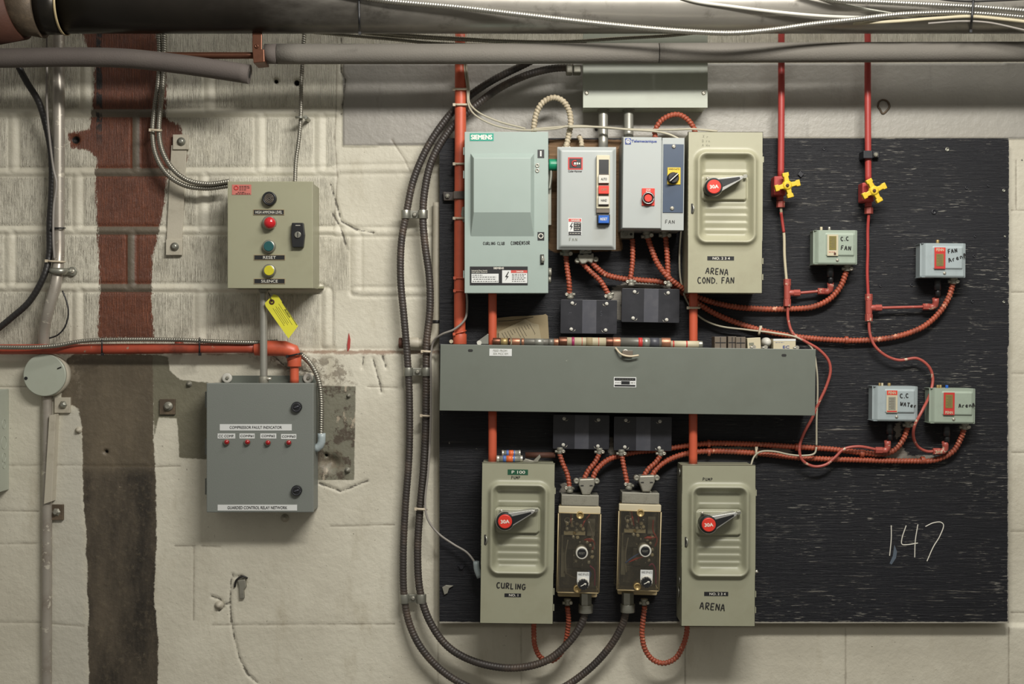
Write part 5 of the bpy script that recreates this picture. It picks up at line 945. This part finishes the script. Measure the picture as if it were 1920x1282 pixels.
# ---- refrigerant gauge lines
def nut(par, x0, y0, x1, y1, d, r_, m='redfit', name='hex_nut'):
    g = G(); g.tube([(x0, y0, d), (x1, y1, d)], r_, 6, step=.5, smooth=False); return part(par, name, g, m, .0006)
def valve(x, y, lab, angs, vx, xt):
    r = thing('gauge_valve', lab, 'valve', (x, y+46, PW), 'yellow-handled gauge valves'); d = .075
    g = G(); g.box(x-11, y-16, x+11, y+20, .055, .098); part(r, 'valve_body', g, 'red', .003)
    nut(r, x, y+20, x, y+30, d, 6.5, 'red', 'packing_nut'); nut(r, x+1, y+31, x+1, y+43, d, 8, 'redfit')
    g = G(); g.lathe(x+9, y+2, [(7, .09), (6, .11), (3, .112), (3, .12)], 16); part(r, 'bonnet', g, 'red')
    g = G(); hx, hy = vx; g.lathe(hx, hy, [(9.5, .118), (9.5, .13), (6, .134)], 20)
    for a_ in angs:
        a = math.radians(a_); c, s = math.cos(a), math.sin(a)
        P = lambda u, v: (hx + u*c - v*s, hy + u*s + v*c)
        g.prism([P(5, -5), P(16, -4), P(17, -6), P(24, -6), P(24, 6), P(17, 6), P(16, 4), P(5, 5)], .117, .131)
    h = part(r, 'cross_handle', g, 'yellow', .0025, label='yellow four-armed handle')
    g = G(); g.lathe(hx, hy, [(3.2, .13), (3.2, .137), (2, .138)], 6, False); part(h, 'stem_nut', g, 'rust'); return r
valve(1462.5, 346, 'yellow cross-handled valve on the left red gauge pipe', (-100, -12, 165, 75), (1477, 347), 0)
valve(1628, 358, 'yellow cross-handled valve on the right red gauge pipe', (-118, -25, 152, 62), (1640, 357), 0)
r = thing('red_gauge_pipe', 'left vertical red pipe feeding a yellow-handled valve', 'pipe', (1463, 335, .07), 'vertical red gauge pipes'); g = G(); g.tube([(1465, 20, .07), (1465, 200, .07), (1464, 334, .072)], 6.2, 18, step=.02); part(r, 'pipe_run', g, 'red')
r = thing('red_gauge_pipe', 'right vertical red pipe with a black strap, feeding a yellow-handled valve', 'pipe', (1628, 340, .07), 'vertical red gauge pipes'); g = G(); g.tube([(1627, 20, .07), (1627, 200, .07), (1628, 345, .072)], 6.0, 18, step=.02); part(r, 'pipe_run', g, 'red')
r = thing('pipe_strap', 'small black strap holding the right red gauge pipe to the board', 'clamp', (1635, 297, PW)); g = G(); g.box(1619, 282, 1637, 297, PW, .088); g.box(1637, 283, 1649, 296, PW, .06); part(r, 'strap', g, 'blackbox', .002); g = G(); g.lathe(1643, 289.5, [(4.5, .06), (4.5, .065), (2.4, .067)], 8, False); part(r, 'screw', g, 'zinc')
g = G(); g.prism([(1501, 320), (1508, 326), (1502, 333), (1496, 327)], PW, PW+.006); single('square_bolt', 'black diamond-set bolt beside the left yellow valve', 'bolt', g, 'blackbox', (1502, 333, PW), bevel=.001)
def gauge(lab, segs, nuts, m='red'):
    r = thing('gauge_line', lab, 'tube', max(segs[0], key=lambda p: p[1]), 'red capillary gauge lines')
    for i, s_ in enumerate(segs):
        g = G(); g.tube(s_[1:] if isinstance(s_[0], str) else s_, 2.7, 10); part(r, 'copper_tube', g, s_[0] if isinstance(s_[0], str) else m)
    for n_ in nuts: nut(r, *n_)
    return r
d = .07
def T_(r, x, y, xe, ye, stem):   # tee with side branch, elbow turned up to the control
    g = G(); g.tube([(x, y-22, .07), (x, y+14, .07)], 6.2, 14); g.tube([(x, y, .07), (x+14, y, .07)], 5.6, 14); part(r, 'tee_fitting', g, 'redfit', .0004)
    nut(r, x, y-26, x, y-14, .07, 7); nut(r, x, y+12, x, y+25, .07, 7); nut(r, x+12, y, x+24, y, .07, 6.4)
    g = G(); g.tube([(x+24, y, .07), (xe-22, ye, .07)], 2.7, 10); part(r, 'copper_tube', g, 'redfit'); nut(r, xe-24, ye, xe-12, ye, .07, 6.4)
    g = G(); g.tube([(xe-12, ye, .07), (xe-4, ye, .07), (xe, ye-4, .073), (xe, ye-16, .078)], 6, 14); part(r, 'elbow_fitting', g, 'redfit')
r = thing('gauge_line', 'paint-worn gauge line from the left valve to the C.C FAN control', 'tube', (1477, 575, .07), 'red capillary gauge lines')
g = G(); g.tube([(1464, 388, .075), (1466, 410, .07), (1470, 440, .07), (1471, 480, .07), (1475, 530, .07)], 2.7, 10); part(r, 'copper_tube', g, 'ivory'); g = G(); g.tube([(1464.3, 398, .0755), (1466, 410, .0705), (1469.6, 436, .0705)], 2.9, 10); part(r, 'copper_tube', g, 'red', label='red painted stretch'); T_(r, 1476, 549, 1557, 546, 0)
r = thing('gauge_line', 'red gauge line looping past the wireway end to the C.C WATER control', 'tube', (1550, 873, .07), 'red capillary gauge lines')
g = G(); g.tube([(1477, 572, .07), (1478, 600, .07), (1487, 625, .075), (1510, 640, .08), (1535, 655, .08), (1553, 675, .08), (1557, 695, .08), (1549, 725, .08), (1535, 755, .08), (1522, 785, .08), (1506, 815, .08), (1499, 840, .08), (1504, 862, .08), (1525, 874, .08), (1548, 871, .08), (1566, 857, .08), (1582, 842, .08), (1610, 837, .08), (1645, 843, .078)], 2.8, 10); part(r, 'copper_tube', g, 'redfit')
nut(r, 1641, 844, 1654, 844, .078, 6.6); g = G(); g.tube([(1654, 844, .078), (1661, 844, .078), (1664, 840, .078), (1664, 826, .08)], 6, 14); part(r, 'elbow_fitting', g, 'redfit')
r = thing('gauge_line', 'red gauge line from the right valve down to a tee below the FAN ARENA control', 'tube', (1629, 600, .07), 'red capillary gauge lines')
g = G(); g.tube([(1629, 400, .075), (1627, 430, .07), (1627, 470, .07), (1626, 510, .07), (1628, 558, .07)], 2.9, 10); part(r, 'copper_tube', g, 'red'); T_(r, 1629, 577, 1754, 575, 0)
r = thing('gauge_line', 'red gauge line from the right tee in an S-bend to the lower ARENA control', 'tube', (1750, 850, .07), 'red capillary gauge lines')
g = G(); g.tube([(1629, 598, .07), (1631, 625, .072), (1640, 648, .075), (1660, 666, .075), (1685, 675, .075), (1720, 672, .075), (1742, 688, .075), (1749, 710, .075), (1743, 740, .085), (1729, 770, .12), (1715, 798, .12), (1713, 820, .1), (1722, 838, .08), (1738, 846, .076), (1752, 846, .076)], 2.8, 10); part(r, 'copper_tube', g, 'redfit')
nut(r, 1749, 846, 1762, 846, .076, 6.6); g = G(); g.tube([(1762, 846, .076), (1768, 846, .076), (1772, 842, .076), (1772, 828, .08)], 6, 14); part(r, 'elbow_fitting', g, 'redfit')
# ================================================================ LOOSE THINGS
def ytop(x): return 645.6 + (x - 824) * .0136
def fuse(x0, x1, rr, lab, capm, bodym, bands, d=.13, caps=(.17, .17), yb=None, rot=.6, group='cartridge fuses on the wireway'):
    yb = ytop((x0+x1)/2) + .5 if yb is None else yb; cy = yb - rr; r = thing('cartridge_fuse', lab, 'fuse', ((x0+x1)/2, yb, d), group); w = x1 - x0
    def pt(x): return (x, cy + (x-(x0+x1)/2)*math.tan(math.radians(rot)), d)
    g = G(); g.tube([pt(x0+1), pt(x1-1)], rr*.94, 24, step=.5); part(r, 'barrel', g, bodym)
    for a, b in ((x0, x0+w*caps[0]), (x1-w*caps[1], x1)):
        if b > a+.5: g = G(); g.tube([pt(a), pt(b)], rr, 24, step=.5); part(r, 'end_cap', g, capm, .0008)
    for a, b, m in bands: g = G(); g.tube([pt(x0+w*a), pt(x0+w*b)], rr*.965, 24, step=.5); part(r, 'label_band', g, m)
    return r
fuse(924, 957, 7.2, 'short dull brass ended fuse at the left of the row', 'copper', 'blackcable', ((.45, .85, 'brass'),), .12, (.42, .1))
fuse(960, 1047, 7.2, 'long fuse with a silver-grey label and one copper end', 'copper2', 'fusegrey', ((.2, .26, 'copper2'), (.48, .68, 'silverlabel'), (.78, .9, 'fusegrey')), .14, (.17, .1))
fuse(1048, 1149, 9, 'long fuse with cream body and magenta band', 'copper', 'fusebody', ((.235, .285, 'magenta'), (.42, .43, 'redink'), (.73, .74, 'redink'), (.5, .62, 'kraft')), .13, (.15, .13))
fuse(1149, 1257, 9.4, 'long grey-bodied fuse with bright copper ends', 'copper2', 'fusegrey', ((.44, .51, 'redink'), (.52, .63, 'silverlabel'), (.64, .8, 'tape')), .13, (.13, .16))
fuse(1255, 1317, 7, 'cream fuse with red marks, right end of the row', 'steel', 'ivory', ((.1, .14, 'redink'), (.5, .54, 'redink')), .125, (.04, .12))
for k, (x0, x1, yy, dd) in enumerate(((941, 976, 856.5, .13), (931, 980, 866.5, .145))):
    fuse(x0, x1, 6.5, ('short silver battery-like fuse with blue and orange label, rear one on the CURLING switch', 'short silver fuse with blue and orange label, front one on the CURLING switch')[k], 'steelbright', 'silverlabel', ((.25, .36, 'bluelab'), (.38, .62, 'orangelab'), (.64, .70, 'bluelab')), dd, (.1, .1), yy, 0, 'small fuses on the CURLING switch')
g = G(); g.prism([(980, 865), (985, 860), (993, 862), (1000, 864), (1006, 858), (1012, 852), (1014, 857), (1008, 866), (994, 867)], .12, .135); single('bent_metal_clip', 'bent dark metal clip lying on the CURLING switch', 'clip', g, 'zinc', (997, 866, .12), bevel=.001)
g = G(); g.cyl((985, 853, .08), (1041, 853, .08), 5.5, 16); single('wooden_rod', 'short brown rod lying behind the small fuses on the CURLING switch', 'rod', g, 'rust', (1041, 858, .08))
r = thing('folded_papers', 'crumpled kraft envelope standing behind the fuse row', 'envelope', (980, 650, .06))
g = G(); g.prism([(932, 596), (960, 593), (990, 592), (1018, 590), (1023, 588.5), (1027, 592), (1030, 645), (930, 645)], .052, .056); part(r, 'envelope', g, 'kraft', .0006); g = G(); g.line([(934, 602), (965, 600), (1000, 594)], .5, .0562); part(r, 'crease', g, 'ink')
r = thing('printed_note', 'slanted printed paper leaning in front of the kraft envelope', 'paper', (985, 648, .06))
g = G(); g.prism([(935, 622), (985, 598), (999, 606), (1004, 640), (1004, 646), (935, 646)], .060, .062); g.prism([(990, 604), (1010, 608), (1016, 642), (990, 645)], .057, .059); part(r, 'sheet', g, 'paper', .0003)
g = G()
for k in range(11):
    a = math.radians(62); x, y = 940 + k*5.2, 621 - k*1.7
    ln = 18 + 10*math.sin(k*1.3); ln = min(ln, (644-y)/math.sin(a)); g.line([(x+1, y+3), (x+1+ln*math.cos(a), y+3+ln*math.sin(a)-1)], .35, .0621)
part(r, 'printing', g, 'ink', fix=False)
def carton(x0, x1, y0, m, lab, d0=.08, d1=.13, skew=0, deco=None, cat='box', group='small parts boxes on the wireway', yb=None):
    yb = yb or ytop((x0+x1)/2) + .6; r = thing('small_carton' if m == 'ivory' else 'terminal_block', lab, cat, ((x0+x1)/2, yb, d1), group, skew)
    g = G(); g.box(x0, y0, x1, yb, d0, d1); part(r, 'body', g, m, .0008)
    if deco: deco(r, d1, x0, x1, y0, yb)
    return r
def blockdeco(r, d, x0, x1, y0, yb):
    g = G(); my = (y0+yb)/2; g.box(x0+1, my-.7, x1-1, my+.7, d-.001, d+.001); g.box((x0+x1)/2-.6, y0+1, (x0+x1)/2+.6, yb-1, d-.001, d+.0011); part(r, 'seam', g, 'stickerblk')
carton(1340, 1362, 631, 'brownbox', 'grey-brown terminal block, leftmost of the small parts', deco=blockdeco, cat='terminal block')
carton(1365, 1381, 630.5, 'brownbox', 'dark side-lit terminal block, second from the left of the small parts', .07, .12, deco=blockdeco, cat='terminal block')
carton(1380, 1398, 631.5, 'brownbox', 'grey-brown terminal block just left of the cream carton', deco=blockdeco, cat='terminal block')
def cart1(r, d, x0, x1, y0, yb):
    g = G(); g.box(x0+3, y0+9, x0+12, y0+14, d, d+.0006); part(r, 'print_mark', g, 'pencil')
carton(1402, 1427, 633, 'ivory', 'small blank cream carton tilted beside the terminal blocks', skew=-3, deco=cart1)
def cart2(r, d, x0, x1, y0, yb):
    g = G(); g.text('EC', x0+24, yb-4.5, 12, 5, d+.0006, .02); part(r, 'lettering', g, 'blueink', fix=False); smallprint(r, [(x0+4, x0+20, y0+7)], d, 'blueink', 'print_line'); g = G(); g.box(x0, y0+.1, x1, y0+4, d-.0002, d+.0004); part(r, 'lid_edge', g, 'sticker')
carton(1450, 1492, 635, 'ivory', 'cream carton with blue lettering at the right end of the wireway', deco=cart2)
g = G(); g.lathe(1440, 641.5, [(9, .09), (9, .11), (6, .125), (2, .128)], 20); single('white_knob', 'rounded white plastic knob between the two cream cartons', 'knob', g, 'white', (1440, 650, .1))
for x, lab in ((1414, 'small screw left of the white knob on the wireway'), (1436, 'pair of pale bushings in front of the white knob'), (1495, 'small pale screw at the right end of the wireway')):
    g = G(); g.disc(x, ytop(x)-3.4, 3.6, .13, .142, 12); g.cyl((x-8, ytop(x)-2.5, .14), (x, ytop(x)-3, .14), 1.8, 8); single('loose_screw', lab, 'screw', g, 'steelbright', (x, ytop(x), .14), 'loose screws on the wireway')
r = thing('cable_cleat', 'triangular pale metal cleat with a round cap at the left of the wireway top', 'cleat', (900, 646, .1)); g = G(); g.prism([(893, 641), (914, 626), (916, 626), (916, 645), (895, 645)], .09, .11); part(r, 'plate', g, 'silverlabel', .001); g = G(); g.disc(898.5, 642.5, 4.4, .11, .118, 16); part(r, 'round_cap', g, 'white')
g = G(); g.disc(846, 640, 3.6, .1, .11, 12); single('loose_screw', 'small round pale screw at the left corner of the wireway top', 'screw', g, 'cream', (846, 644, .1))
# ================================================================ WALL BRACKETS AND ANCHORS
r = thing('flat_bar', 'flat painted steel bar with square end plates, left of the alarm box', 'bracket', (325, 480, 0))
g = G(); g.prism([(321, 272), (350, 272), (341, 452), (312, 452)], .001, .008); part(r, 'bar', g, 'wallpaint', .001)
for x, y, s_ in ((338.5, 265.5, 14.5), (326, 463, 15)):
    g = G(); g.box(x-s_, y-s_+1, x+s_, y+s_, .004, .014); q = part(r, 'bolt_plate', g, 'wallpaint', .001); g = G(); g.lathe(x, y-1, [(8, .013), (8, .016), (5, .017), (5, .022), (2.5, .023)], 20); part(q, 'bolt', g, 'steel')
r = thing('painted_bar', 'pale painted steel bar on edge beside the lower conduit, bolted at top and bottom', 'bracket', (100, 975, 0))
g = G(); g.prism([(92, 779), (104, 776), (97, 940), (82, 945)], .0, .04); part(r, 'bar', g, 'wallpaint', .001)
g = G(); g.box(102, 745, 131, 774, .0, .02); q = part(r, 'bolt_plate', g, 'wallpaint', .001); g = G(); g.lathe(116, 759, [(8, .02), (6, .026), (3, .03)], 6, False); part(q, 'bolt', g, 'steel')
g = G(); g.box(90, 946, 118, 975, .0, .02); q = part(r, 'bolt_plate', g, 'flange', .001); g = G(); g.lathe(103, 961, [(8, .02), (5, .024), (3.5, .03)], 6, False); part(q, 'bolt', g, 'zinc')
r = thing('anchor_plate', 'square dark anchor plate with bolt at the top of the pale paint patch', 'bolt', (314, 777, 0)); g = G(); g.box(299, 748, 328, 777, .002, .018); part(r, 'plate', g, 'flange', .001); g = G(); g.lathe(313.5, 762, [(9, .018), (8, .022), (4.5, .023), (4, .03)], 16); part(r, 'bolt', g, 'zinc')
def anchor(x, y, r_, lab, m='zinc', sides=10):
    g = G(); g.lathe(x, y, [(r_*1.5, .0), (r_*1.4, .014), (r_*.8, .015), (r_*.7, .021), (1, .022)], sides, sides > 8); single('wall_anchor', lab, 'bolt', g, m, (x, y+r_, 0), 'old anchors left in the wall')
anchor(145, 807, 4.5, 'paint-covered bolt on the pale strip right of the painted bar', 'wallpaint'); anchor(409, 1136, 6, 'paint-caked anchor low on the wall below the relay cabinet', 'wallpaint'); anchor(533, 972, 5.5, 'round paint-covered anchor just under the relay cabinet', 'wallpaint'); anchor(651, 882, 4, 'small dark anchor at the lower corner of the grey-green patch', 'zinc'); anchor(653, 742, 3, 'small anchor at the top of the grey-green patch', 'zinc'); anchor(353, 720, 4, 'small anchor at the grey patch above left of the relay cabinet', 'zinc')
r = thing('hanger_hook', 'small rusty hook and wire stub under the relay cabinet', 'hook', (452, 1122, 0)); g = G(); g.prism([(445, 1088), (459, 1086), (462, 1100), (457, 1106), (458, 1122), (449, 1123), (448, 1100)], .005, .02); part(r, 'plate', g, 'zinc', .002); g = G(); g.tube([(440, 1100, .014), (443, 1088, .018), (455, 1080, .018), (464, 1084, .015)], 2, 8); part(r, 'wire_stub', g, 'blackcable')
g = G(); g.tube([(1646, 200, .008), (1648, 191, .008), (1655, 187, .008), (1664, 190, .008), (1668, 199, .008), (1664, 206, .008), (1655, 213, .008), (1650, 205, .008), (1646, 200, .008)], 1.8, 8); single('paint_scar', 'diamond shaped scar outline on the grey concrete at upper right', 'mark', g, 'flange', (1655, 214, 0))
g = G(); g.prism([(829, 1101), (836, 1097), (850, 1098), (842, 1103), (839, 1112), (833, 1115)], PW, PW+.006); single('broken_clip', 'broken metal clip on the board at lower left', 'clip', g, 'zinc', (838, 1115, PW), bevel=.001)
g = G(); g.disc(865, 1063, 4, PW, PW+.006, 8); g.box(858, 1059, 871, 1062, PW, PW+.003); single('board_bolt', 'small bolt on the board left of the CURLING switch', 'bolt', g, 'blackbox', (865, 1067, PW))
g = G(); g.prism([(652, 660), (651, 645), (654, 624), (657, 636), (656, 652)], -.001, .0035); single('red_paint_run', 'thin red paint run on the wall ledge, right of the relay cabinet flex', 'paint mark', g, 'red', (654, 660, 0))
# ================================================================ CAMERA AND LIGHT
cam = bpy.data.cameras.new('camera'); co_ = bpy.data.objects.new('camera', cam); COL.objects.link(co_); co_.location = (0, -D, HZ); co_.rotation_euler = (math.radians(90), 0, 0)
cam.sensor_width = 36; cam.lens = 36 * D / (1920 * S); cam.clip_start = .05; bpy.context.scene.camera = co_
def area(name, loc, tgt, sx, sy, e, col):
    l = bpy.data.lights.new(name, 'AREA'); l.shape = 'RECTANGLE'; l.size = sx; l.size_y = sy; l.energy = e; l.color = col
    o = bpy.data.objects.new(name, l); COL.objects.link(o); o.location = loc; o.rotation_euler = (Vector(tgt) - Vector(loc)).to_track_quat('-Z', 'Y').to_euler(); return o
area('ceiling_tube_lamp', (.6, -1.95, HZ+1.45), (.1, 0, HZ+.15), 1.25, .2, 72, (1, .965, .90))
area('ceiling_tube_lamp', (.55, -1.0, HZ+1.9), (.35, 0, HZ+.2), 1.3, .14, 16, (1, .97, .92))
sc = bpy.context.scene; wd = bpy.data.worlds.new('plant_room_ambience'); sc.world = wd; wd.use_nodes = True; nt = wd.node_tree
bg = nt.nodes['Background']; bg.inputs[1].default_value = .40
tc = nt.nodes.new('ShaderNodeTexCoord'); sp = nt.nodes.new('ShaderNodeSeparateXYZ'); rp = nt.nodes.new('ShaderNodeValToRGB'); mr = nt.nodes.new('ShaderNodeMapRange')
nt.links.new(tc.outputs['Generated'], sp.inputs[0]); nt.links.new(sp.outputs[2], mr.inputs[0]); mr.inputs[1].default_value = -1; mr.inputs[2].default_value = 1
nt.links.new(mr.outputs[0], rp.inputs[0]); nt.links.new(rp.outputs[0], bg.inputs[0])
rp.color_ramp.elements[0].color = (.30, .27, .22, 1); rp.color_ramp.elements[1].color = (1.3, 1.25, 1.12, 1); e = rp.color_ramp.elements.new(.5); e.color = (.55, .52, .46, 1)
sc.view_settings.view_transform = 'Standard'; sc.view_settings.look = 'None'; sc.view_settings.gamma = 1; sc.view_settings.exposure = 0; sc.view_settings.use_curve_mapping = False
sc.cycles.transparent_max_bounces = 12
